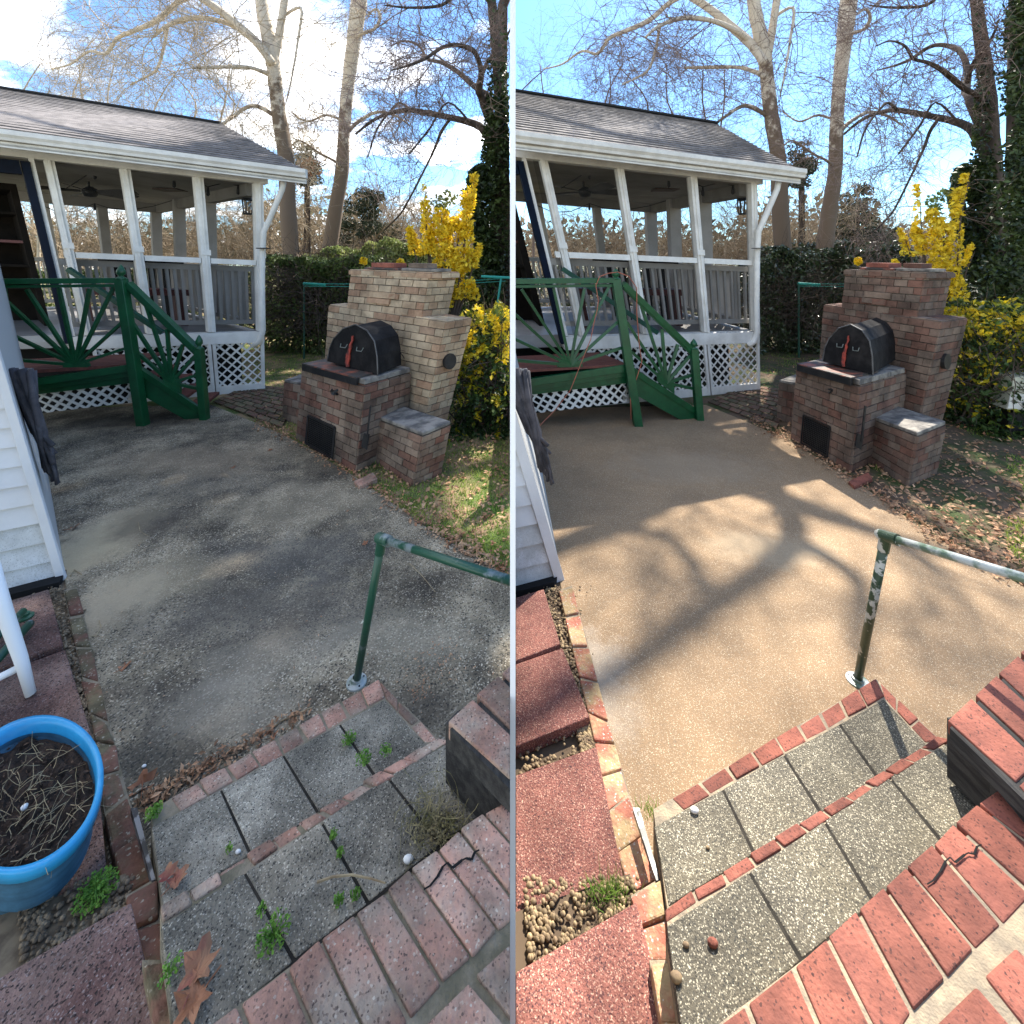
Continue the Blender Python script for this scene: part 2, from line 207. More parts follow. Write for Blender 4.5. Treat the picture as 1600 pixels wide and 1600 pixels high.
class MB:
    def __init__(s,H=None): s.v=[]; s.f=[]; s.t=[]; s.m=[]; s.H=H; s.mi=0
    def face(s,pts,tint=.5):
        i=len(s.v); s.v+= [tuple(p) for p in pts]; s.f.append(tuple(range(i,i+len(pts)))); s.t.append(tint); s.m.append(s.mi)
    def hexa(s,p,tint=.5):            # p: 4 bottom corners then 4 top corners
        i=len(s.v); s.v+=[tuple(q) for q in p]
        for f in ((3,2,1,0),(4,5,6,7),(0,1,5,4),(1,2,6,5),(2,3,7,6),(3,0,4,7)):
            s.f.append(tuple(i+k for k in f)); s.t.append(tint); s.m.append(s.mi)
    def box(s,c,d,tint=.5):
        x,y,z=c; a,b,e=d[0]/2,d[1]/2,d[2]/2
        s.hexa([(x-a,y-b,z-e),(x+a,y-b,z-e),(x+a,y+b,z-e),(x-a,y+b,z-e),(x-a,y-b,z+e),(x+a,y-b,z+e),(x+a,y+b,z+e),(x-a,y+b,z+e)],tint)
    def slab(s,pts,th,tint=.5):        # prism below a polygon
        n=len(pts); i=len(s.v); s.v+=[tuple(p) for p in pts]+[(p[0],p[1],p[2]-th) for p in pts]
        s.f.append(tuple(range(i,i+n))); s.f.append(tuple(range(i+2*n-1,i+n-1,-1)))
        for k in range(n): s.f.append((i+k,i+n+k,i+n+(k+1)%n,i+(k+1)%n))
        s.t+=[tint]*(n+2); s.m+=[s.mi]*(n+2)
    def beam(s,p,q,w,d,side=None,tint=.5):  # box from p to q, w across, d deep
        p=Vector(p); q=Vector(q); a=(q-p).normalized(); n=Vector(side) if side else Vector((0,1,0))
        c=a.cross(n)
        if c.length<1e-4: c=a.cross(Vector((1,0,0)))
        c.normalize(); n=c.cross(a).normalized(); c*=w/2; n*=d/2
        s.hexa([p-c-n,p+c-n,p+c+n,p-c+n,q-c-n,q+c-n,q+c+n,q-c+n],tint)
    def tube(s,pts,rad,n=8,tint=.5,cap=True):
        pts=[Vector(p) for p in pts]; m=len(pts); i0=len(s.v)
        if not hasattr(rad,'__len__'): rad=[rad]*m
        x=None
        for k,p in enumerate(pts):
            a=(pts[min(k+1,m-1)]-pts[max(k-1,0)])
            if a.length<1e-9: a=Vector((0,0,1))
            a.normalize()
            if x is None: x=a.orthogonal().normalized()
            x=(x-a*x.dot(a))
            if x.length<1e-6: x=a.orthogonal()
            x.normalize(); y=a.cross(x)
            for j in range(n):
                t=2*math.pi*j/n; s.v.append(tuple(p+(x*math.cos(t)+y*math.sin(t))*rad[k]))
        for k in range(m-1):
            for j in range(n):
                a=i0+k*n+j; b=i0+k*n+(j+1)%n; s.f.append((a,b,b+n,a+n)); s.t.append(tint); s.m.append(s.mi)
        if cap and n>3:
            s.f.append(tuple(i0+j for j in range(n-1,-1,-1))); s.f.append(tuple(i0+(m-1)*n+j for j in range(n))); s.t+=[tint]*2; s.m+=[s.mi]*2
    def lathe(s,c,prof,n=24,sx=1,sy=1,lean=(0,0),tint=.5):
        i=len(s.v); c=Vector(c)
        for (r,z) in prof:
            for j in range(n):
                t=2*math.pi*j/n; s.v.append((c.x+r*math.cos(t)*sx+lean[0]*z,c.y+r*math.sin(t)*sy+lean[1]*z,c.z+z))
        for k in range(len(prof)-1):
            for j in range(n):
                a=i+k*n+j; b=i+k*n+(j+1)%n; s.f.append((a,b,b+n,a+n)); s.t.append(tint); s.m.append(s.mi)
    def build(s,name,mats,parent=None,bevel=0,smooth=False,clip=True,soft=False,**kw):
        if not isinstance(mats,(list,tuple)): mats=[mats]
        v,f,t,mi=s.v,s.f,s.t,s.m
        cut=False
        if s.H and clip and v:
            k=SEAM[s.H.side]; sd=s.H.side
            d=[(p[0]-k*p[1])*sd for p in v]
            if min(d)<0:
                if max(d)<=0: return None
                if soft:
                    keep=[i for i,q in enumerate(f) if all(d[j]>0 for j in q)]
                    f=[f[i] for i in keep]; t=[t[i] for i in keep]; mi=[mi[i] for i in keep]
                    used=sorted({j for q in f for j in q}); mp={a:b for b,a in enumerate(used)}
                    v=[v[j] for j in used]; f=[tuple(mp[j] for j in q) for q in f]
                else: cut=True
        if not f: return None
        me=bpy.data.meshes.new(name)
        if parent: root=parent
        else: root=None
        if root is not None:
            off=Vector((0,0,0)); q=root
            while q: off+=q.location; q=q.parent
        else:
            n=len(v); off=Vector((sum(p[0] for p in v)/n,sum(p[1] for p in v)/n,min(p[2] for p in v)))
        me.from_pydata([(p[0]-off.x,p[1]-off.y,p[2]-off.z) for p in v],[],f)
        a=me.attributes.new('tint','FLOAT','FACE'); a.data.foreach_set('value',t)
        for m in mats: me.materials.append(m)
        if len(mats)>1: me.polygons.foreach_set('material_index',mi)
        if cut:
            b=bmesh.new(); b.from_mesh(me); bmesh.ops.remove_doubles(b,verts=b.verts,dist=1e-5)
            k=SEAM[s.H.side]; no=Vector((1,-k,0)).normalized()*s.H.side; pc=Vector((0,0,CZ))-off
            r=bmesh.ops.bisect_plane(b,geom=b.verts[:]+b.edges[:]+b.faces[:],plane_co=pc,plane_no=no,clear_inner=True)
            ed=[e for e in r['geom_cut'] if isinstance(e,bmesh.types.BMEdge)]
            try: bmesh.ops.edgeloop_fill(b,edges=ed)
            except Exception: pass
            b.to_mesh(me); b.free()
        if smooth: me.polygons.foreach_set('use_smooth',[True]*len(me.polygons))
        me.update()
        o=bpy.data.objects.new(name,me); C.objects.link(o)
        if root is not None: o.parent=root
        else: o.location=off
        if bevel:
            bv=o.modifiers.new('bevel','BEVEL'); bv.width=bevel; bv.segments=2; bv.limit_method='ANGLE'; bv.angle_limit=R(40)
        for a,b in kw.items(): o[a]=b
        return o
def thing(name,label,cat,loc,group=None):
    o=bpy.data.objects.new(name,None); C.objects.link(o); o.location=loc; o.empty_display_size=.1
    o['label']=label; o['category']=cat
    if group: o['group']=group
    return o
def lerp(a,b,t): return a+(b-a)*t
def bil(q,a,b): # q = BL,BR,TR,TL
    return lerp(lerp(q[0],q[1],a),lerp(q[3],q[2],a),b)
class Frame:
    def __init__(s,front,back): s.f=front; s.b=back
    def p(s,a,b,c): return lerp(bil(s.f,a,b),bil(s.b,a,b),c)
    def box(s,mb,a0,a1,b0,b1,c0,c1,tint=.5):
        p=s.p; mb.hexa([p(a0,b0,c0),p(a1,b0,c0),p(a1,b0,c1),p(a0,b0,c1),p(a0,b1,c0),p(a1,b1,c0),p(a1,b1,c1),p(a0,b1,c1)],tint)
    def solve(s,u,H,b,c=0.):
        lo,hi=-1.,2.; tu=u+H.ox
        for _ in range(40):
            m=(lo+hi)/2
            if uv(s.p(m,b,c))[0]<tu: lo=m
            else: hi=m
        return lo
def bricks(mb,q,rows,cols,dep,rng,out,gap=.1,stack=False,proud=None):
    """courses of single bricks standing dep proud of the quad q along out"""
    out=Vector(out).normalized()
    for r in range(rows):
        b0=r/rows+gap*.5/rows; b1=(r+1)/rows-gap*.5/rows; of=0 if (r%2==0 or stack) else .5
        for c in range(-1,cols+1):
            a0=(c+of)/cols; a1=(c+1+of)/cols
            if a1<=.02 or a0>=.98: continue
            ga=gap*.22/cols
            a0=max(0,a0)+(ga if a0>0 else 0); a1=min(1,a1)-(ga if a1<1 else 0)
            if a1-a0<.25/cols*.5: continue
            j=lambda: rng.uniform(-.05,.05)/rows
            d=out*(dep*rng.uniform(.75,1.3)); P=[bil(q,a0,b0+j()*.3),bil(q,a1,b0+j()*.3),bil(q,a1,b1+j()*.3),bil(q,a0,b1+j()*.3)]
            cc=(P[0]+P[1]+P[2]+P[3])/4
            Q=[p+(cc-p)*.02+d for p in P]
            i=len(mb.v); mb.v+=[tuple(p) for p in P+Q]; tt=rng.random()
            for f in ((4,5,6,7),(0,1,5,4),(1,2,6,5),(2,3,7,6),(3,0,4,7)): mb.f.append(tuple(i+k for k in f)); mb.t.append(tt); mb.m.append(mb.mi)
def row(mb,A0,A1,B0,B1,n,h,rng,gap=.12,mm=None,jit=.006,h2=None):
    """a row of n bricks between line A and line B; n may be a list of cut fractions"""
    cuts=[i/n for i in range(n+1)] if isinstance(n,int) else n
    for a,b in zip(cuts[:-1],cuts[1:]):
        g=(b-a)*gap/2; P=[lerp(A0,A1,a+g),lerp(A0,A1,b-g),lerp(B0,B1,b-g),lerp(B0,B1,a+g)]
        dz=rng.uniform(-jit,jit*.3); P=[Vector((p.x+rng.uniform(-jit,jit)*.5,p.y+rng.uniform(-jit,jit)*.5,p.z+dz+rng.uniform(-.001,.001))) for p in P]
        lo=[Vector((p.x,p.y,p.z-h)) for p in P]; mb.hexa(lo+P,rng.random())
def leafquad(mb,p,s,rng,up=0.,tint=None,asp=.55):
    d=Vector((rng.gauss(0,1),rng.gauss(0,1),rng.gauss(0,1)+up)); 
    if d.length<1e-3: return
    d.normalize(); e=d.orthogonal().normalized(); e=Matrix.Rotation(rng.uniform(0,6.28),3,d)@e; f=d.cross(e)
    s*=rng.uniform(.7,1.3); t=rng.random() if tint is None else tint
    mb.face([p-e*s,p-f*s*asp+d*s*.15,p+e*s,p+f*s*asp+d*s*.15],t)
def blob(mb,c,r,n,s,rng,shell=.5,up=0,tint=None,asp=.55):
    c=Vector(c)
    for _ in range(n):
        d=Vector((rng.gauss(0,1),rng.gauss(0,1),rng.gauss(0,1))).normalized(); k=rng.uniform(shell,1)**.6*(1+.25*noise.noise(Vector((c.x+d.x*1.7,c.y+d.y*1.7,c.z+d.z*1.7))*1.3))
        leafquad(mb,c+Vector((d.x*r[0],d.y*r[1],d.z*r[2]))*k,s,rng,up,tint,asp)
def twigs(mb,p,d,ln,r,lev,rng,droop=0.,H=None,seg=5,n=3,mr=.0026):
    pts=[p]; q=Vector(p); d=Vector(d).normalized()
    for i in range(seg):
        d=(d+Vector((rng.gauss(0,.24),rng.gauss(0,.24),rng.gauss(0,.24)-droop))).normalized(); q=q+d*ln/seg; pts.append(q.copy())
    mb.tube(pts,[max(r*(1-.75*i/seg),mr) for i in range(seg+1)],n=n,cap=False)
    if lev>0:
        for i in range(1,seg+1):
            for _ in range(2 if rng.random()<.72 else 1):
                a=(pts[i]-pts[i-1]).normalized(); s=Vector((rng.gauss(0,1),rng.gauss(0,1)*.7,rng.gauss(0,1))).normalized()
                twigs(mb,pts[i],a*.65+s*.75,ln*rng.uniform(.4,.65),r*.55,lev-1,rng,droop,H,seg=max(3,seg-1),n=n,mr=mr)

# ================================================================== the white post between the two patios
mb=MB(); yp=1.12
mb.hexa([Vector((x,y,z)) for z in (-.45,2.6) for (x,y) in ((SEAM[-1]*yp,yp),(SEAM[1]*yp,yp),(SEAM[1]*yp,yp+.012),(SEAM[-1]*yp,yp+.012))])
mb.build('divider_post',mat('gloss_white_paint',(.9,.9,.9),rough=.4),label='slim tall white post standing between the grimy patio and the clean one',category='post')

# ================================================================== ground, patio, edging, steps
def side(H): return 'of the grimy patio' if H.k==0 else 'of the clean patio'
def ground(H):
    mb=MB(H); s=H.side
    mb.face([Vector((s*0-.0,.2,H.zg)),Vector((s*90,.2,H.zg)),Vector((s*90,130,H.zg)),Vector((0,130,H.zg))][::1 if s>0 else -1])
    if H.k:
        e=SEAM[-1]*1.03; mb=MB(); mb.face([Vector((e*.2,.2,H.zg)),Vector((90,.2,H.zg)),Vector((90,130,H.zg)),Vector((e*130,130,H.zg))])
        # bank of earth holding up the higher left yard along the line between the two patios
        m=MB(); a,b=SEAM[-1]*.2,SEAM[-1]*130; m.hexa([Vector((a-.004,.2,H.zg-.02)),Vector((a,.2,H.zg-.02)),Vector((b,130,H.zg-.02)),Vector((b-.05,130,H.zg-.02)),Vector((a-.004,.2,-.004)),Vector((a,.2,-.004)),Vector((b,130,-.004)),Vector((b-.05,130,-.004))])
        m.build('retaining_wall',mortard,label='low earth-coloured retaining wall between the grimy patio and the clean patio',category='retaining wall')
    mb.build('ground',lawn_R if H.k else lawn_L,kind='structure')
    # concrete patio
    pts=[(60,640),(330,634),(398,662),(458,689),(556,748),(675,833),(795,902),(1000,1010),(1400,1240),(900,1460),(240,1600),(180,1420),(100,900),(60,700)]
    P=[H.g(*p)+Vector((0,0,.012)) for p in pts]
    mb=MB(H); mb.slab(P,.05); o=mb.build('patio',con_R if H.k else con_L,kind='structure')
    # brick path by the porch
    rng=random.Random(3); mb=MB(H)
    q=[H.g(338,640),H.g(452,668),H.g(452,612),H.g(380,608)]
    q=[H.g(332,630)+Vector((0,0,.016)),H.g(440,672)+Vector((0,0,.016)),H.g(470,612)+Vector((0,0,.016)),H.g(392,602)+Vector((0,0,.016))]
    bricks(mb,q,9,6,.008,rng,(0,0,1),gap=.2); mb.build('brick_path',mat('mossy_path_brick_%d'%H.k,(.13,.07,.05),(.10,.09,.05),scale=9,rough=1,bump=.6,tint=.4),kind='structure')
def edging(H):
    rng=random.Random(5); mb=MB(H)
    A=[(99,922),(118,1010),(140,1112),(163,1270),(196,1400),(222,1500),(240,1600),(262,1700)]
    B=[(120,915),(143,1010),(170,1125),(199,1240),(243,1372),(260,1500),(276,1600),(296,1700)]
    n=[2,2,3,2,2,1,1]
    zs=[.02,.02,.02,.035,.07,.12,.17]
    root=thing('brick_edging','row of '+('mossy grey-stained' if not H.k else 'salmon and buff')+' bricks edging the left side '+side(H),'edging',H.g(150,1100))
    for grp in ((0,1,2),(3,),(4,),(5,),(6,)):
        mb=MB(H)
        for i in grp:
            A0,A1,B0,B1=[H.g(*q,zs[i]) for q in (A[i],A[i+1],B[i],B[i+1])]
            row(mb,A0,A1,B0,B1,n[i],.06,rng,gap=.08,jit=.009)
        mb.build('brick_row',edge_R if H.k else edge_L,root,bevel=.006)
    mb=MB(H)
    for i in range(7):
        a={j:H.g(*A[j],zs[i]-.007) for j in (i,i+1)}; b={j:H.g(*B[j],zs[i]-.007) for j in (i,i+1)}; mb.hexa([a[i]-Vector((0,0,.05)),b[i]-Vector((0,0,.05)),b[i+1]-Vector((0,0,.05)),a[i+1]-Vector((0,0,.05)),a[i],b[i],b[i+1],a[i+1]])
    mb.build('mortar_bed',mortar if H.k else mortard,root)
    mb=MB(H); mb.slab([H.g(*p,.066) for p in ((204,1262),(214,1262),(243,1374),(237,1376))],.02)
    mb.build('metal_strip',metalw,label='thin steel strip standing along the edging beside the steps '+side(H),category='metal strip')
Z1,Z2,Z3=.085,.17,.255
jointm=mat('dark_joint_earth',(.03,.026,.02),(.015,.013,.01),scale=30,rough=1)
def quadz(H,pts,z): return [H.g(u,v,z) for u,v in pts]
def steps(H):
    rng=random.Random(11+H.k); bm_=bm_R if H.k else bm_L; mo=mortar if H.k else mortard; pv=pav_R if H.k else pav_L
    root=thing('garden_steps','brick-edged aggregate steps at the front '+side(H),'steps',H.g(430,1250))
    # solid mortar bodies
    mb=MB(H)
    def sol(pts,z,d):
        mb.slab([p-Vector((0,0,.006)) for p in quadz(H,pts,z)],d)
    sol([(236,1262),(592,1060),(694,1160),(560,1330),(262,1500)],Z1,H.h*Z1)
    sol([(250,1424),(684,1150),(712,1180),(790,1262),(640,1560),(290,1700)],Z2,H.h*Z2)
    sol([(265,1645),(800,1247),(1300,1500),(1100,2300),(300,2300)],Z3,H.h*Z3)
    mb.build('mortar_body',mo,root)
    mb=MB(H)
    for q,z in (([(238,1292),(600,1093),(666,1163),(257,1412)],Z1),([(252,1446),(700,1160),(774,1256),(280,1646)],Z2)): mb.face([p-Vector((0,0,.0042)) for p in quadz(H,q,z)])
    mb.build('paver_joints',jointm,root)
    # nosings
    mb=MB(H); g=lambda u,v,z: H.g(u,v,z)
    row(mb,g(264,1247,Z1),g(592,1060,Z1),g(282,1265,Z1),g(604,1086,Z1),9,.05,rng,gap=.08)
    row(mb,g(594,1062,Z1),g(690,1158,Z1),g(602,1089,Z1),g(664,1158,Z1),3,.05,rng,gap=.06)
    mb.build('nosing',bm_,root,bevel=.004)
    mb=MB(H)
    row(mb,g(246,1418,Z2),g(684,1150,Z2),g(250,1440,Z2),g(706,1154,Z2),12,.06,rng,gap=.085)
    mb.build('nosing',bm_,root,bevel=.004)
    # pavers of the first tread
    def pav(pts,z,tint):
        m=MB(H); P=quadz(H,pts,z); c=sum(P,Vector())/len(P)
        P=[p+(c-p).normalized()*.0011*(H.h/1.55)-Vector((0,0,.002)) for p in P]; m.slab(P,.045,tint); m.build('paver',pv,root,bevel=.003)
    pav([(236,1290),(344,1232),(390,1334),(255,1414)],Z1,.45)
    pav([(346,1231),(441,1178),(496,1270),(393,1332)],Z1,.95)
    pav([(443,1177),(530,1131),(586,1214),(499,1268)],Z1,.55)
    pav([(532,1130),(601,1091),(668,1164),(589,1212)],Z1,.25)
    # second tread
    pav([(250,1445),(381,1361),(458,1500),(278,1650)],Z2,.35)
    pav([(383,1360),(501,1282),(574,1410),(461,1496)],Z2,.55)
    pav([(503,1281),(604,1212),(686,1318),(577,1407)],Z2,.3)
    pav([(606,1211),(702,1158),(776,1256),(689,1315)],Z2,.45)
    # soldier course of the landing: front joints / back joints
    mb=MB(H)
    if H.k==0:
        Fj=[(290,1630),(374,1568),(448,1512),(502,1466),(555,1426),(603,1391),(641,1357),(684,1326),(719,1294),(756,1270),(796,1247),(850,1215)]
        Bj=[(370,1830),(455,1770),(530,1700),(590,1650),(638,1590),(690,1533),(735,1492),(778,1450),(815,1420),(860,1385),(900,1355),(950,1320)]
    else:
        Fj=[(290,1630),(374,1568),(448,1510),(502,1464),(550,1420),(594,1385),(629,1354),(672,1318),(706,1285),(743,1256),(790,1225),(850,1190)]
        Bj=[(370,1830),(455,1770),(530,1700),(590,1640),(632,1578),(686,1526),(730,1480),(775,1442),(822,1395),(862,1350),(905,1315),(960,1280)]
    for i in range(len(Fj)-1):
        (a,b),(c,d)=(Fj[i],Fj[i+1]),(Bj[i],Bj[i+1])
        A0,A1=g(*a,Z3),g(*b,Z3); B0,B1=g(*c,Z3),g(*d,Z3)
        row(mb,A0,A1,B0,B1,1,.06,rng,gap=.095,jit=.003)
    mb.build('soldier_course',bm_,root,bevel=.004)
    mb=MB(H)
    for q in ([(668,1600),(732,1538),(820,1640),(740,1720)],[(745,1523),(795,1478),(880,1570),(826,1625)],[(805,1468),(868,1410),(960,1500),(892,1560)],[(470,1830),(655,1612),(730,1735),(560,1950)]):
        P=quadz(H,q,Z3); mb.slab([p+Vector((0,0,.001)) for p in P],.05,rng.random())
    mb.build('landing_brick',bm_,root,bevel=.008)
    # crack across two bricks
    mb=MB(H); c=[(662,1392),(672,1386),(684,1371),(692,1356),(699,1350),(707,1358),(722,1346),(728,1343),(737,1345),(742,1333),(749,1330)]
    if H.k: c=[(u-2,v-9) for u,v in c]
    cp=[g(u,v,Z3)+Vector((0,0,.0025)) for u,v in c]
    for i in range(len(cp)-1): mb.beam(cp[i],cp[i+1],.0022*(1+(i%3)*.5),.001,(0,0,1))
    mb.build('crack',dark,root)
    # pier with brick coping and old timber beside the steps
    zc=.30; rt=thing('brick_pier','low pier with rowlock brick coping right of the steps '+side(H),'pier',H.g(760,1300))
    mb=MB(H)
    A0,A1=g(697,1127,zc),g(905,942,zc); B0,B1=g(800,1222,zc),g(1010,1040,zc)
    C0,C1=g(900,1330,zc),g(1110,1130,zc)
    row(mb,A0,A1,B0,B1,6,.045,rng,gap=.14,jit=.003); row(mb,B0+(C0-B0)*.06,B1+(C1-B1)*.06,C0,C1,6,.045,rng,gap=.14,jit=.003)
    mb.build('coping',bm_,rt,bevel=.004)
    mb=MB(H); P=[lerp(A0,C0,.04),lerp(A1,C1,.04),C1,C0]; P=[p-Vector((0,0,.008)) for p in P]; mb.slab(P,.05)
    P=quadz(H,[(765,1172),(925,1030),(1110,1150),(900,1360),(822,1240)],zc)
    c=sum(P,Vector())/4; Q=[p-Vector((0,0,.052)) for p in P]; mb.slab(Q,H.h*zc-.06)
    mb.build('pier_body',oldwood,rt)
    mb=MB(H); a=g(706,1166,.225); b=g(800,1262,.225); mb.beam(a,b,.04,.16*H.h/1.7,(0,0,1)); a=g(700,1190,.175); b=g(775,1262,.175); 
    mb.build('timber_board',oldwood,rt)
def slabs(H):
    m=slab_R if H.k else slab_L; rng=random.Random(9)
    cs=[([(-60,962),(76,920),(99,1006),(-50,1062)],.035,'small slab by the white siding'),
        ([(-60,1068),(102,1012),(141,1120),(-60,1200)],.03,'slab second from the siding'),
        ([(-60,1240),(150,1166),(186,1370),(-60,1520)],.035,'large middle slab beside the edging'),
        ([(-60,1560),(205,1408),(262,1640),(-60,1900)],.10,'near slab at the foot of the picture')]
    if H.k==0: cs[1]=([(-60,1075),(102,1014),(150,1170),(-60,1270)],.03,cs[1][2]); cs[2]=([(-60,1275),(150,1173),(168,1376),(-60,1500)],.033,cs[2][2])
    for pts,z,l in cs:
        mb=MB(H); mb.slab(quadz(H,pts,z),.045*H.h/1.7,rng.random())
        mb.build('paving_slab',m,bevel=.005,label=('dark maroon ' if not H.k else 'red ')+l+' '+side(H),category='slab',group='aggregate slabs beside the brick edging')
    mb=MB(H); P=[H.g(*p)+Vector((0,0,.004)) for p in [(-60,900),(100,900),(140,1120),(180,1400),(240,1700),(-60,1900)]]; mb.face(P); mb.face(quadz(H,[(-60,1450),(196,1365),(222,1440),(-60,1640)],.05)); mb.build('gravel_bed',gravd if not H.k else mat('earth_bed',(.10,.07,.045),rough=1),kind='structure')
    mb=MB(H); n=2000
    for i in range(n):
        v=rng.choice([rng.uniform(1120,1250),rng.uniform(1370,1560),rng.uniform(915,1180)]); u=rng.uniform(30,150) if v<1250 else rng.uniform(30,215)
        if v<1180 and rng.random()<.8: u=rng.uniform(76+(v-920)*.2,100+(v-915)*.23)
        p=H.g(u,v,.012 if v<1350 else .055); r=rng.uniform(.003,.007)*H.h/1.7
        t=rng.random(); mb.lathe(p,[(0,-r*.6),(r,-r*.2),(r*.9,r*.4),(0,r*.8)],n=6,sx=rng.uniform(.8,1.3),tint=t)
    mb.build('loose_gravel',gravel if H.k else gravd,smooth=True,soft=True,kind='stuff',label='rounded pea gravel between the slabs '+side(H),category='gravel')
for H in (LH,RH):
    ground(H); edging(H); steps(H); slabs(H)
# stains on the concrete (shapes that stay put)
def sp_(H,u,v,ru,rv,c,s):
    p=H.g(u,v); k=p.y/F; q=H.g(u,v+rv); return (p.x,p.y,p.z,ru*k,max(.02,(p.y-q.y)),c,s)
blotch(con_L,[sp_(LH,420,960,190,70,(.085,.076,.064),.62),sp_(LH,300,1110,150,50,(.085,.076,.064),.4),sp_(LH,330,760,150,25,(.10,.088,.07),.4),sp_(LH,150,850,60,80,(.46,.38,.25),.75),sp_(LH,200,935,70,45,(.42,.35,.24),.6),sp_(LH,150,860,55,70,(.42,.34,.21),.55),sp_(LH,250,905,90,45,(.34,.28,.18),.45),sp_(LH,170,950,45,60,(.40,.32,.21),.45),sp_(LH,480,790,110,40,(.30,.25,.17),.4),
    sp_(LH,300,720,140,28,(.32,.25,.17),.4),sp_(LH,360,1110,90,60,(.36,.31,.23),.38),sp_(LH,640,1000,110,50,(.34,.30,.22),.38),sp_(LH,420,1040,90,50,(.36,.31,.23),.38),
    sp_(LH,240,820,60,30,(.07,.058,.045),.6),sp_(LH,460,870,140,45,(.075,.072,.066),.6),sp_(LH,240,1190,100,40,(.04,.038,.032),.6),sp_(LH,520,730,80,22,(.035,.03,.024),.6),sp_(LH,200,660,120,14,(.035,.028,.02),.7),sp_(LH,660,1110,70,40,(.06,.05,.04),.5)])
blotch(con_R,[sp_(RH,150,1060,60,90,(.45,.42,.36),.35),sp_(RH,430,860,90,30,(.45,.36,.24),.4),sp_(RH,300,730,120,30,(.30,.24,.17),.4)])
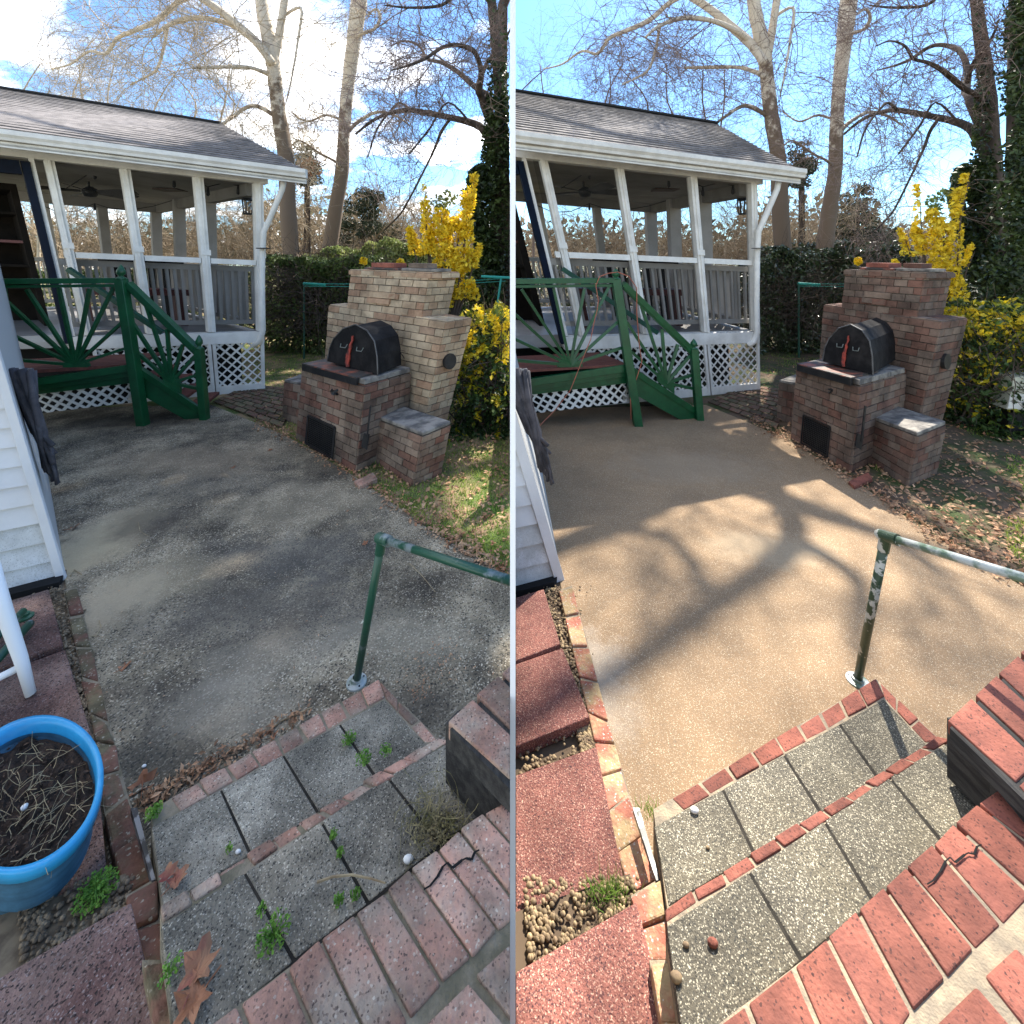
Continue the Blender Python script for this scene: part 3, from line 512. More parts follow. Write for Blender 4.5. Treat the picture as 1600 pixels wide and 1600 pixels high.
# ================================================================== screened porch with its green stair
fanm=mat('fan_blade_wood',(.09,.085,.075),(.06,.055,.05),rough=.5)
def porch(H):
    rng=random.Random(21); k=H.k; YY=lambda v:H.Y(v)
    def edge(b,t): 
        B=H.g(*b); return B,H.at(t[0],t[1],B.y)
    FLb,FLt=edge((-60,655),(-214,219)); FRb,FRt=edge((413,609),(407,287))
    BRb,BRt=edge((256,541),(251,320))
    off=BRb-FRb; offt=BRt-FRt
    BLb=FLb+off; BLt=FLt+offt
    fr=Frame([FLb,FRb,FRt,FLt],[BLb,BRb,BRt,BLt])
    root=thing('screened_porch','white screened porch with grey shingle roof behind the green stair '+side(H),'porch',FRb)
    TS=.286; TR=.615
    # post positions from the picture at sill level
    S=[fr.solve(u,H,TS) for u in (137,236,331,409)]; door=fr.solve(106,H,TS)
    wl=(FRb-FLb).length; cw=lambda m: m*H.h/1.7/wl; dl=off.length; cd=lambda m: m*H.h/1.7/dl
    for i,s in enumerate(S):
        mb=MB(H); fr.box(mb,s-cw(.038),s+cw(.038),TS,1.0,-cd(.02),cd(.10))
        mb.build('post',white,root,bevel=.004)
        mb=MB(H); fr.box(mb,s-cw(.008),s+cw(.008),TS+.0,1.0,-cd(.035),-cd(.022)); fr.box(mb,s-cw(.045),s+cw(.045),TR+.025,TR+.05,-cd(.04),cd(.0)); mb.build('post_trim',white,root)
    mb=MB(H); fr.box(mb,door+cw(.025),door+cw(.06),TS,1,-cd(.02),cd(.08)); mb.build('door_frame',white,root)
    mb=MB(H); fr.box(mb,door-cw(.04),door+cw(.024),TS-.03,.985,-cd(.04),cd(.06)); fr.box(mb,-.5,door-cw(.05),.93,.985,-cd(.04),cd(.06)); mb.build('door_jamb',navy,root)
    # beam, sill, mid rails
    mb=MB(H); fr.box(mb,-.4,1.02,1.0,1.09,-cd(.03),cd(.10)); mb.build('beam',white,root)
    mb=MB(H); fr.box(mb,fr.solve(104,H,TS),1.0,TS-.055,TS-.003,-cd(.035),cd(.1)); mb.build('sill',white,root)
    mb=MB(H)
    for a,b in zip([door+cw(.09)]+S[:-1],S): fr.box(mb,a+cw(.045),b-cw(.045),TR-.012,TR+.012,-cd(.012),cd(.05))
    mb.build('middle_rail',white,root)
    for a,b in zip([door+cw(.09)]+S[:-1],S):
        mb=MB(H); p=fr.p; x0,x1=a+cw(.045),b-cw(.045); c=cd(.055)
        mb.face([p(x0,TS,c),p(x1,TS,c),p(x1,1,c),p(x0,1,c)]); mb.build('screen',screenm,root)
    # inner railing with balusters behind the screens
    mb=MB(H); fr.box(mb,door,1,TR-.045,TR-.02,cd(.14),cd(.2)); fr.box(mb,door,1,TS+.03,TS+.05,cd(.14),cd(.2))
    n=27
    for i in range(n):
        s=lerp(door+.01,.985,i/(n-1)); fr.box(mb,s-cw(.014),s+cw(.014),TS+.05,TR-.045,cd(.15),cd(.19))
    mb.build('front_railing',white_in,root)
    mb=MB(H); fr.box(mb,.96,.99,TR-.045,TR-.02,.1,1); fr.box(mb,.96,.99,TS+.03,TS+.05,.1,1)
    for i in range(16):
        c=lerp(.1,.97,i/15); fr.box(mb,.965,.985,TS+.05,TR-.045,c-.008,c+.008)
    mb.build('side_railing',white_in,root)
    mb=MB(H); fr.box(mb,.0,1,TR-.045,TR-.02,.96,.985); fr.box(mb,.0,1,TS+.03,TS+.05,.96,.985)
    for i in range(44):
        s=lerp(.0,.97,i/43); fr.box(mb,s-.0035,s+.0035,TS+.05,TR-.045,.965,.98)
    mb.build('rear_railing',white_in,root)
    for c in (.36,.68,1.0):
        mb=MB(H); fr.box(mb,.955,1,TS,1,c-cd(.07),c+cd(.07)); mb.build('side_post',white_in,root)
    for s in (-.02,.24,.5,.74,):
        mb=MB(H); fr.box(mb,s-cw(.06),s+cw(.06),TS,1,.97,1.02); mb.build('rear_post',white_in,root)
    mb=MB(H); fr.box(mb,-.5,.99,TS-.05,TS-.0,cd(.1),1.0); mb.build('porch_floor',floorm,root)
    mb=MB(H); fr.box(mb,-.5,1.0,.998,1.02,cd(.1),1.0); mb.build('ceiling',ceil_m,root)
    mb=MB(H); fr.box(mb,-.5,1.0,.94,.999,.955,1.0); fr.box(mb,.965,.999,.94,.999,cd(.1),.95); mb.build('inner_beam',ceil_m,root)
    # lattice skirt
    def lattice(name,P,W,Hh,pitch,wd,par,mt):
        mb=MB(H)
        for sgn,d0 in ((1,0),(-1,.006)):
            c=-Hh if sgn>0 else 0.
            while c<W+Hh:
                # line x - sgn*y = c
                pts=[]
                if sgn>0: y0=max(0,-c); y1=min(Hh,W-c); x0,x1=c+y0,c+y1
                else: y0=max(0,c-W); y1=min(Hh,c); x0,x1=c-y0,c-y1
                if y1-y0>.01:
                    w=wd*.7
                    def cl(x): return max(0,min(W,x))
                    q=[(cl(x0-w),y0),(cl(x0+w),y0),(cl(x1+w),y1),(cl(x1-w),y1)]
                    mb.hexa([P(x,y,d0) for x,y in q]+[P(x,y,d0+.006) for x,y in q])
                c+=pitch
        return mb.build(name,mt,par)
    sc=H.h/1.7
    def skirt(u0,u1):
        s0,s1=fr.solve(u0,H,.15),fr.solve(u1,H,.15)
        W=(fr.p(s1,0,0)-fr.p(s0,0,0)).length; b0,b1=.035,TS-.055; Hh=(fr.p(s1,b1,0)-fr.p(s1,b0,0)).length
        def P(x,y,d): return fr.p(lerp(s0,s1,x/W),lerp(b0,b1,y/Hh),-d*sc/dl)
        lattice('lattice_panel',P,W,Hh,.115*sc,.026*sc,root,white)
        mb=MB(H)
        for a in (s0,s1-cw(.035)): fr.box(mb,a,a+cw(.035),.0,TS-.055,-cd(.03),0)
        fr.box(mb,s0,s1,.0,.035,-cd(.025),0); mb.build('skirt_frame',white,root)
    skirt(150,331); skirt(333,412)
    mb=MB(H); fr.box(mb,-.3,.97,.0,TS-.06,cd(.5),cd(.55)); mb.build('underside_shade',dark,root)  # near-black sheet standing in for the shade under the porch
    # roof
    E0=H.at(-260,172,fr.p(0,1,-.12).y*.96); E1=H.at(478,268,H.Y(613)); 
    R0=H.at(-260,97,fr.p(0,1,.5).y); R1=H.at(346,194,fr.p(1,1,.5).y)
    K0=E0+(R0-E0)*2; K1=E1+(R1-E1)*2; K0.z=E0.z; K1.z=E1.z
    mb=MB(H); rows=22; up=(R0-E0).cross(E1-E0).normalized()
    if up.z<0: up=-up
    for r in range(rows):
        a0,a1=r/rows,(r+1)/rows; L0,L1=lerp(E0,R0,a0),lerp(E1,R1,a0); M0,M1=lerp(E0,R0,a1),lerp(E1,R1,a1)
        nn=int((L1-L0).length/.3); o_=rng.random()
        x=-o_/nn
        while x<1:
            x2=x+rng.choice([.6,.8,1,1.2])/nn; a,b=max(0,x),min(1,x2)
            if b>a:
                t=up*(.017*sc*rng.uniform(.9,1.2)); lo=up*.001
                P=[lerp(L0,L1,a)+lo,lerp(L0,L1,b)+lo,lerp(M0,M1,b)+lo,lerp(M0,M1,a)+lo]; Q=[P[0]+t,P[1]+t,P[2]+t*.15,P[3]+t*.15]
                mb.hexa(P+Q,rng.random())
            x=x2
    mb.build('roof_shingles',shing,root)
    mb=MB(H); dn=Vector((0,0,-.10*sc)); 
    mb.hexa([E0+dn,E1+dn,R1+dn,R0+dn,E0,E1,R1,R0]); mb.hexa([R0+dn,R1+dn,K1+dn,K0+dn,R0,R1,K1,K0])
    mb.build('roof_deck',shing,root)
    mb=MB(H); mb.beam(R0+up*.012,R1+up*.012,.14*sc,.03*sc,(0,0,1)); mb.build('ridge_cap',mat('black_ridge',(.02,.02,.02),rough=.9),root)
    # gutter (K-style trough) along the eave
    mb=MB(H); fw=Vector((.1,-1,0)).normalized()*.085*sc
    g0,g1=E0,lerp(E0,E1,1.005)
    a=[Vector((0,0,.02*sc)),fw+Vector((0,0,.02*sc)),fw*1.0+Vector((0,0,-.03*sc)),fw*.7+Vector((0,0,-.06*sc)),fw*.6+Vector((0,0,-.09*sc)),Vector((0,0,-.09*sc))]
    for i in range(len(a)-1): mb.face([g0+a[i],g1+a[i],g1+a[i+1],g0+a[i+1]])
    mb.face([g1+x for x in a]); mb.build('gutter',white,root)
    mb=MB(H); d2=Vector((0,0,-.16*sc)); mb.hexa([E0+d2,E1+d2,E1+d2-fw*.3,E0+d2-fw*.3,E0,E1,E1-fw*.3,E0-fw*.3]); mb.build('fascia',white,root)
    # soffit between fascia and beam
    mb=MB(H); a0,a1=E0+d2*.9,E1+d2*.9; b0,b1=fr.p(-.4,1.09,-.01),fr.p(1.06,1.09,-.01); mb.hexa([a0,a1,b1,b0]+[p+Vector((0,0,.02)) for p in (a0,a1,b1,b0)]); mb.build('soffit',white,root)
    # downspout
    yq=FRb.y*.985; mb=MB(H); mb.tube([H.at(u,v,yq) for u,v in ((444,280),(441,296),(420,345),(412,362),(410,400),(409,470),(410,520),(405,534),(396,540))],.036*sc,n=10); mb.build('downspout',white,root,smooth=True)
    mb=MB(H); mb.beam(H.at(403,388,yq*.99),H.at(419,388,yq*.99),.012,.08); mb.build('downspout_strap',blackm,root)
    # ceiling fan
    yf=lerp(FRb.y,BRb.y,.22); fan=thing('ceiling_fan','dark ceiling fan hanging inside the screened porch '+side(H),'fan',H.at(138,268,yf))
    mb=MB(H); mb.tube([H.at(137,266,yf),H.at(137,278,yf)],.07*sc); mb.tube([H.at(137,270,yf),H.at(139,292,yf)],.015*sc); mb.build('rod',blackm,fan)
    mb=MB(H); c=H.at(141,300,yf); mb.lathe(c,[(0,-.08*sc),(.07*sc,-.07*sc),(.1*sc,-.01),(.09*sc,.04*sc),(.03*sc,.08*sc),(0,.08*sc)],n=16); mb.build('motor',blackm,fan,smooth=True)
    for a in range(5):
        t=a*1.2566+.12; d=Vector((math.cos(t),math.sin(t)*1.1,0)); m=MB(H); q=d.cross(Vector((0,0,1)))*.075*sc+Vector((0,0,.028*sc))
        P=[c+d*.1*sc-q*.5,c+d*.1*sc+q*.5,c+d*.5*sc+q*1.1,c+d*.62*sc+q*.8,c+d*.62*sc-q*.8,c+d*.5*sc-q*1.1]; th=Vector((0,0,.012)); n=6
        m.face(P[::-1]); m.face([p+th for p in P]); [m.face([P[z],P[(z+1)%n],P[(z+1)%n]+th,P[z]+th]) for z in range(n)]
        m.build('blade',fanm,fan)
    # ceiling vent
    mb=MB(H); c=fr.p(fr.solve(266,H,1,.35),.993,.35); mb.box(c,(.36*sc,.25*sc,.02)); mb.build('ceiling_vent',mat('rusty_vent_%d'%k,(.05,.03,.02),(.10,.05,.03),rough=.6),root)
    # string lights
    st=thing('string_lights','black string of bulbs looping under the porch ceiling '+side(H),'string lights',H.at(200,290,FRb.y*1.04))
    mb=MB(H); bulbs=MB(H)
    A=[(104,294),(148,266),(180,268),(203,271),(240,277),(272,279),(303,282),(325,292),(352,285),(372,290),(390,286)]
    B=[(45,312),(92,332),(120,330),(148,318),(170,325),(205,328),(240,322),(290,307),(330,300)]
    for path,yy in ((A,FRb.y*1.03),(B,lerp(FRb.y,BRb.y,.7))):
        P=[H.at(u,v,yy) for u,v in path]; mb.tube(P,.007*sc,n=5)
        for p in P[1::2]:
            bulbs.lathe(p-Vector((0,0,.10*sc)),[(0,-.03*sc),(.022*sc,-.01*sc),(.02*sc,.03*sc),(.012*sc,.09*sc),(0,.1*sc)],n=8)
    mb.build('cable',blackm,st,soft=True); bulbs.build('bulbs',blackm,st,soft=True,smooth=True)
    # lantern
    yl=FRb.y*1.05; ln=thing('hanging_lantern','black cage lantern hanging in the right bay of the porch '+side(H),'lantern',H.at(388,300,yl))
    mb=MB(H); c=H.at(387,322,yl); r=.07*sc
    for a in range(8):
        t=a*math.pi/4; d=Vector((math.cos(t),math.sin(t),0))*r; mb.tube([c+d*.75-Vector((0,0,.11*sc)),c+d+Vector((0,0,.08*sc))],.006*sc,n=4)
    mb.tube([c+Vector((0,0,.1*sc)),H.at(388,290,yl)],.006*sc,n=4); mb.build('cage',blackm,ln)
    mb=MB(H); mb.lathe(c,[(r*1.15,.08*sc),(r*.4,.15*sc),(0,.16*sc)],n=12); mb.lathe(c,[(0,-.12*sc),(r*.8,-.12*sc),(r*.8,-.10*sc),(0,-.1*sc)],n=12); mb.build('cap',blackm,ln)
    # picnic table with red bench
    tb=thing('picnic_table','dark picnic table standing inside the screened porch '+side(H),'table',fr.p(.5,TS,.45))
    s0,s1=fr.solve(170,H,TR,.4),fr.solve(272,H,TR,.4)
    mb=MB(H); fr.box(mb,s0,s1,TR-.03,TR-.005,.3,.6); mb.build('table_top',darkw,tb)
    mb=MB(H)
    for s in (lerp(s0,s1,.2),lerp(s0,s1,.8)): fr.box(mb,s-.008,s+.008,TS,TR-.03,.34,.38); fr.box(mb,s-.008,s+.008,TS,TR-.03,.52,.56)
    mb.build('table_legs',darkw,tb)
    bn=thing('porch_bench','red wooden bench beside the picnic table inside the porch '+side(H),'bench',fr.p(.5,TS,.25))
    mb=MB(H); s0,s1=fr.solve(125,H,TS+.1,.2),fr.solve(292,H,TS+.1,.2); fr.box(mb,s0,s1,TS+.15,TS+.18,.17,.27); mb.build('seat',redwood,bn)
    mb=MB(H)
    for s in (s0+.02,s1-.02): fr.box(mb,s-.012,s+.012,TS,TS+.15,.18,.26)
    mb.build('trestle',redwood,bn)
    # cabinet in the doorway
    cb_=thing('open_cabinet','dark shelved cabinet seen through the doorway of the porch '+side(H),'cabinet',fr.p(-.05,TS,.4))
    s1=fr.solve(56,H,.5,.35); s0=s1-.5
    mb=MB(H); fr.box(mb,s0,s1,TS,.92,.44,.47); fr.box(mb,s1-.02,s1,TS,.92,.25,.44); fr.box(mb,s0,s1,.9,.93,.25,.44); mb.build('carcass',darkw,cb_)
    for i,t in enumerate((.45,.55,.66,.79)): mb=MB(H); fr.box(mb,s0,s1-.02,t,t+.012,.27,.44); mb.build('shelf',redwood if i==2 else darkw,cb_)
    # ---------------- green landing and stair
    Yr=lambda u: (4.27+(u-205)*.0014)*H.h/1.55
    RA=lambda u,v,d=0.: H.at(u,v,Yr(u)+d)
    st=thing('green_stair','green painted landing and stair with sunburst railings '+side(H),'stair',H.g(225,664))
    def bar(mb,a,b,w,d=.035,dy=0): mb.beam(RA(*a,dy),RA(*b,dy),w*Yr(a[0])/F,d*sc)
    mb=MB(H); bar(mb,(-120,441),(187,438),9,.09); bar(mb,(-120,449),(185,446),5,.05); mb.build('top_rail',green,st,bevel=.004)
    for (a,b,w) in (((189,436),(224,666),13),((311,545),(320,657),11),((-2,440),(14,580),12)):
        mb=MB(H); P,Q=RA(*b),RA(*a); P.y=Q.y=H.Y(b[1]) if b[1]>600 else Yr(a[0]); P=H.at(*b,P.y); Q=H.at(*a,P.y); mb.beam(P,Q,w*P.y/F,w*P.y/F); mb.build('newel_post',green,st,bevel=.005)
        if b[1]>600:
            mb=MB(H); r=w*P.y/F/2; mb.lathe(Q,[(0,-.01),(r*1.1,-.005),(r*1.1,.012),(r*.6,.02),(r*.55,.035),(r*.95,.05),(r*.9,.08),(r*.4,.12),(0,.14)],n=16); mb.build('finial',green,st,smooth=True)
    mb=MB(H); bar(mb,(200,443),(308,547),9,.08); bar(mb,(201,450),(308,554),4,.05); mb.build('stair_rail',green,st,bevel=.004)
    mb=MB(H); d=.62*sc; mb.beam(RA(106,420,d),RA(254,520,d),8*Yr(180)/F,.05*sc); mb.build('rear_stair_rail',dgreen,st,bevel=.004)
    # sunbursts
    for cx,cy,rr,ends in ((118,574,20,[(22,562),(2,516),(2,464),(42,452),(92,450),(140,451),(179,447),(192,503),(200,543)]),
                       (268,602,17,[(206,503),(214,550),(229,478),(261,514),(286,538),(305,556),(308,586),(310,607)])):
        mb=MB(H); P=[RA(cx+rr*math.cos(t*math.pi/12)*(1 if cx<200 else .85),cy-rr*math.sin(t*math.pi/12)*.75-(0 if cx<200 else 0),-.01) for t in range(0,13)]
        if cx>200: P=[RA(cx-14,cy-18,-.01),RA(cx-8,cy-20,-.01),RA(cx,cy-19,-.01),RA(cx+8,cy-13,-.01),RA(cx+13,cy-3,-.01),RA(cx+13,cy+14,-.01),RA(cx-14,cy-6,-.01)]
        P=P[::-1]; n=len(P); th=Vector((0,.03*sc,0)); mb.face(P[::-1]); mb.face([p+th for p in P])
        for i in range(n): mb.face([P[i],P[(i+1)%n],P[(i+1)%n]+th,P[i]+th])
        mb.build('sun_disc',green,st)
        for e in ends:
            mb=MB(H); bar(mb,(cx,cy-4),e,4.3,.03); mb.build('ray',green,st)
    mb=MB(H); bar(mb,(-60,614),(207,574),12,.06); bar(mb,(-60,624),(208,583),9,.04,.03); bar(mb,(-60,622),(210,590),17,.03,.06); mb.build('rim_board',green,st,bevel=.003)
    # stringer
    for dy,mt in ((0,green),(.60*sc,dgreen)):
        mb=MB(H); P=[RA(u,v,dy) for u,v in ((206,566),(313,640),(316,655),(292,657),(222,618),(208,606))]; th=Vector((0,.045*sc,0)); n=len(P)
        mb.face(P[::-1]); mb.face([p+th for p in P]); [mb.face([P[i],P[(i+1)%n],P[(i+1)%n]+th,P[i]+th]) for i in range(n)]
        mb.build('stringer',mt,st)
        if dy==0:
            mb=MB(H); bar(mb,(207,573),(313,642),9,.02,-.015); mb.build('stringer_trim',green,st)
    # deck boards
    mb=MB(H); zf=RA(205,569).z
    def dk(u,v,z): Y=F*(CZ-z)/(v-HZ); return H.at(u,v,Y)
    f0,f1=RA(-120,0),RA(208,0); f0.z=f1.z=zf
    bk=Vector((-.28,.95,0)).normalized()*.66*sc
    for i in range(7):
        a,b=i/7,(i+.93)/7; P=[f0+bk*a,f1+bk*a,f1+bk*b,f0+bk*b]; mb.slab(P[::1],.03,rng.random())
    mb.build('deck_boards',deckm,st)
    for i,(u,v) in enumerate(((226,590),(250,606),(274,622),(298,638))):
        mb=MB(H); a=RA(u-14,v); b=RA(u+14,v); a.z=b.z=(a.z+b.z)/2; P=[a,b,b+bk*.95,a+bk*.95]; mb.slab(P,.03); mb.build('tread',deckm,st)
    # lattice under the landing, a little back from the rim
    P0,P1=RA(60,646,.08),RA(208,628,.08); Q1=RA(204,585,.08); Q0=RA(40,606,.08)
    W=(P1-P0).length; Hh=(Q1-P1).length
    def PP(x,y,d): return bil([P0,P1,Q1,Q0],x/W,y/Hh)+Vector((0,-d,0))
    lattice('under_lattice',PP,W,Hh,.10*sc,.026*sc,st,white)
    mb=MB(H); mb.hexa([p+Vector((0,dd,0)) for dd in (.25*sc,) for p in ()] or [RA(20,650,.4*sc),RA(200,630,.4*sc),RA(200,630,.42*sc),RA(20,650,.42*sc),RA(20,600,.4*sc),RA(200,590,.4*sc),RA(200,590,.42*sc),RA(20,600,.42*sc)]); mb.build('landing_shade',dark,st)  # near-black sheet put in as the shade beneath the landing
    # ---------------- near house corner with siding
    hs=thing('house_corner','corner of the white vinyl-sided house at the left edge '+side(H),'house',H.g(100,905))
    B1,T1=edge((106,903),(-42,400)); B0,T0=edge((-200,985),(-420,400))
    B1=lerp(B1,T1,.005); B0=lerp(B0,T0,.01)
    q=[B0,B1,T1,T0]; n_=(B1-B0).cross(T1-B1).normalized(); 
    if n_.y>0: n_=-n_
    nc=17
    for lohi,mt,nm in (((0,3),sidingd,'lower_siding'),((3,nc),siding,'siding')):
        mb=MB(H)
        for i in range(*lohi):
            a,b=i/nc,(i+1)/nc; o1=n_*.022*sc; o2=n_*.004*sc; e=.955
            P=[bil(q,0,a),bil(q,e,a),bil(q,e,b),bil(q,0,b)]
            mb.hexa([P[0],P[1],P[1]+o1,P[0]+o1,P[3],P[2],P[2]+o2,P[3]+o2])
        mb.build(nm,mt,hs)
    mb=MB(H); o1=n_*.03*sc; P=[bil(q,.945,-.004),bil(q,1,-.004),bil(q,1,1),bil(q,.945,1)]; mb.hexa([P[0],P[1],P[1]+o1,P[0]+o1,P[3],P[2],P[2]+o1,P[3]+o1]); mb.build('corner_board',siding,hs,bevel=.003)
    W2,V2=edge((66,690),(-20,330)); mb=MB(H); B1b,T1b=B1-Vector((0,0,.03)),T1; i_=-n_*.0
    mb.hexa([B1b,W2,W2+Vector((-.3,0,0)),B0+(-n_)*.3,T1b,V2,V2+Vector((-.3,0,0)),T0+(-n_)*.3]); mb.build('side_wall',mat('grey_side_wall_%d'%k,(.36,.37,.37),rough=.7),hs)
    mb=MB(H); P=[H.g(-200,995),H.g(92,920),H.g(104,900),H.g(-200,960)]; mb.hexa([p-Vector((0,0,.01)) for p in P]+[p+Vector((0,0,.035*sc)) for p in P]); mb.build('foundation_gap',dark,hs)
    # bundle of charcoal cloth strips hanging on the side wall
    yb=2.32*H.h/1.55; bu=thing('hanging_cloth_bundle','bundle of charcoal strips hanging on the house wall beside the stair '+side(H),'cloth bundle',H.at(60,740,yb))
    mb=MB(H); r2=random.Random(4)
    for i in range(22):
        a=i/21; u0,u1=lerp(12,50,a),lerp(74,66,a)+r2.uniform(-6,6); P=[(u0,578+r2.uniform(-2,2)),(lerp(u0,u1,.3)+r2.uniform(-2,2)+2,628),(lerp(u0,u1,.62)+6*a+2,675),(u1+10*(1-a*.5),715+r2.uniform(-20,25))]
        if i%6==0: P.append((88+r2.uniform(-6,4),756+r2.uniform(-10,4)))
        yy=[yb+r2.uniform(-.02,.03) for _ in P]; mb.tube([H.at(u,v,y) for (u,v),y in zip(P,yy)],[.016*sc*r2.uniform(.7,1.3)*(1-.12*j) for j in range(len(P))],n=6,tint=r2.random())
    mb.build('strips',bag,bu,smooth=True)
    mb=MB(H); mb.hexa([H.at(u,v,yb+d) for (u,v) in ((44,590),(54,590),(50,575),(38,577)) for d in (0,)]+[H.at(u,v,yb+.02) for (u,v) in ((44,590),(54,590),(50,575),(38,577))]); mb.build('rag',white_in,bu)
for H in (LH,RH): porch(H)

# ================================================================== brick barbecue
def bbq(H):
    rng=random.Random(31+H.k); bl=bbq_R if H.k else bbq_L; bd=bbq_R if H.k else bbq_dk; sc=H.h/1.7
    root=thing('brick_barbecue','brick outdoor oven with stepped chimney and black iron dome '+side(H),'barbecue',H.g(555,737))
    def E(b,t): B=H.g(*b); return B,H.at(t[0],t[1],B.y)
    def block(name,fl,fr_,br,bl_,rows,cf,cs,mt,par=root,top=True,ct=None):
        """four vertical edges (base,top); courses on the front and the right side"""
        (a,A),(b,B),(c,Cc),(d,D)=fl,fr_,br,bl_
        mb=MB(H); mb.mi=1; mb.hexa([a,b,c,d,A,B,Cc,D]); mb.mi=0
        cen=(a+b+c+d)/4; 
        def out(p,q): n=(q-p).cross(Vector((0,0,1))).normalized(); return n if n.dot((p+q)/2-cen)>0 else -n
        bricks(mb,[a,b,B,A],rows,cf,.010*sc,rng,out(a,b)); bricks(mb,[b,c,Cc,B],rows,cs,.010*sc,rng,out(b,c)); bricks(mb,[d,a,A,D],rows,cs,.010*sc,rng,out(d,a))
        if top: bricks(mb,[A,B,Cc,D],max(2,cs),cf,.008*sc,rng,(0,0,1))
        return mb.build(name,[mt,bmort],par)
    # tall back mass: wing with shoulders
    cFL=E((503,642),(515,477)); cFR=E((652,705),(697,503)); cBR=E((689,690),(737,497))
    cBL=(cFL[0]+(cBR[0]-cFR[0]),cFL[1]+(cBR[1]-cFR[1]))
    block('chimney_base',cFL,cFR,cBR,cBL,17,9,3,bl)
    # upper stack standing on the shoulders
    def on(b,t,fa,fc):
        p=lerp(lerp(cFL[1],cFR[1],fa),lerp(cBL[1],cBR[1],fa),fc); return p,H.at(t[0],t[1],p.y)
    s1=on(0,(550,422),.20,.04); s2=on(0,(672,427),.80,.04); s3=on(0,(713,426),.80,.96); s4=(s1[0]+(s3[0]-s2[0]),s1[1]+(s3[1]-s2[1]))
    def fixb(p,u,v): return H.at(u,v,p.y)
    s1=(fixb(s1[0],543,482),s1[1]); s2=(fixb(s2[0],659,496),s2[1]); s3=(fixb(s3[0],699,492),s3[1])
    block('chimney_stack',s1,s2,s3,s4,6,6,3,bl)
    # corbelled top course
    def grow(p,c,k): return c+(p-c)*k
    c=(s1[1]+s2[1]+s3[1]+s4[1])/4; P=[grow(s[1],c,1.05) for s in (s1,s2,s3,s4)]; dz=Vector((0,0,.05*sc))
    block('corbel_course',(P[0]-dz,P[0]),(P[1]-dz,P[1]),(P[2]-dz,P[2]),(P[3]-dz,P[3]),1,6,3,bl)
    # proud decorative bricks
    mb=MB(H); out=(s2[0]-s1[0]).cross(Vector((0,0,1))).normalized(); out=-out if out.y>0 else out
    q=[s1[0],s2[0],s2[1],s1[1]]
    for a0,a1,b0,b1 in ((.32,.66,.36,.50),(.30,.44,.22,.34),(.42,.60,.22,.34),(.58,.70,.36,.48) if H.k==0 else (.44,.62,.2,.33)):
        P=[bil(q,a0,b0),bil(q,a1,b0),bil(q,a1,b1),bil(q,a0,b1)]; mb.hexa(P+[p+out*.03*sc for p in P],rng.random())
    mb.build('proud_bricks',bl,root)
    # firebox
    bFL=E((464,686),(473,577)); bFR=E((555,738),(570,604)); bBR=E((634,698),(641,584)); bBL=(bFL[0]+(bBR[0]-bFR[0]),bFL[1]+(bBR[1]-bFR[1]))
    block('firebox',bFL,bFR,bBR,bBL,11,5,4,bd)
    # concrete / iron plate on the firebox
    q=[bFL[1],bFR[1],bBR[1],bBL[1]]; cc=sum(q,Vector())/4; up=Vector((0,0,1))
    P=[grow(p,cc,1.0)+up*.012 for p in q]; mb=MB(H); mb.hexa(P+[p+up*.045*sc for p in P]); mb.build('hearth_slab',stone,root,bevel=.006)
    P=[bil(q,.06,-.07),bil(q,.93,-.07),bil(q,.93,.5),bil(q,.06,.5)]; P=[p+up*(.012+.046*sc) for p in P]; mb=MB(H); mb.hexa(P+[p+up*.014*sc for p in P]); mb.build('iron_shelf',rust,root)
    P=[bil(q,.06,-.075),bil(q,.93,-.075),bil(q,.93,-.03),bil(q,.06,-.03)]; P=[p+up*.004 for p in P]; mb=MB(H); mb.hexa(P+[p+up*.058*sc for p in P]); mb.build('shelf_lip',blackm,root)
    # oven dome
    zb=(.012+.062*sc); ov=thing('oven_tmp','','',(0,0,0)); bpy.data.objects.remove(ov)
    yo=bil(q,.55,.22).y
    A=[(514,563),(518,542),(524,529),(538,514),(557,508),(574,517),(585,533),(589,556),(590,584)]
    # front arch follows the firebox front direction, the barrel runs back from it
    dirb=(bil(q,.5,.98)-bil(q,.5,.22)); yl,yr=bil(q,.3,.2).y,bil(q,.92,.2).y
    def YA(u): return lerp(yl,yr,(u-514)/(590-514))
    Pf=[H.at(u,v,YA(u)) for u,v in A]; bk=H.at(627,578,YA(590)+dirb.length*.78)-Pf[-1]; bk.z=0.0
    Pb=[p+bk for p in Pf]
    mb=MB(H); n=len(Pf)
    for i in range(n-1): mb.face([Pf[i],Pf[i+1],Pb[i+1],Pb[i]])
    mb.face(Pb); mb.face([Pf[0],Pb[0],Pb[-1],Pf[-1]]); dome=mb.build('oven_dome',ovenm,root)
    mb=MB(H); c=sum(Pf,Vector())/n; fo=-bk.normalized()*.012*sc
    Q=[grow(p,c,1.04)+fo for p in Pf]; mb.face(Q[::-1]); 
    for i in range(n-1): mb.face([Pf[i]-fo*2,Pf[i+1]-fo*2,Q[i+1],Q[i]])
    door=mb.build('oven_door',ovenm,root)
    mb=MB(H); mb.tube(Q,.006*sc,n=6); mb.build('door_rim',mat('worn_steel_edge_%d'%H.k,(.10,.10,.10),(.04,.04,.04),scale=9,rough=.4),root)
    def DP(u,v,o=0): p=H.at(u,v,YA(u)); return p+fo*(1.8+o)
    mb=MB(H); sk=[(555,524,1.5),(554,530,2.2),(552,536,2),(551,541,3.2),(549,547,3.4),(547,553,4.6),(547,559,5),(546,565,4.6),(547,572,3.2)]
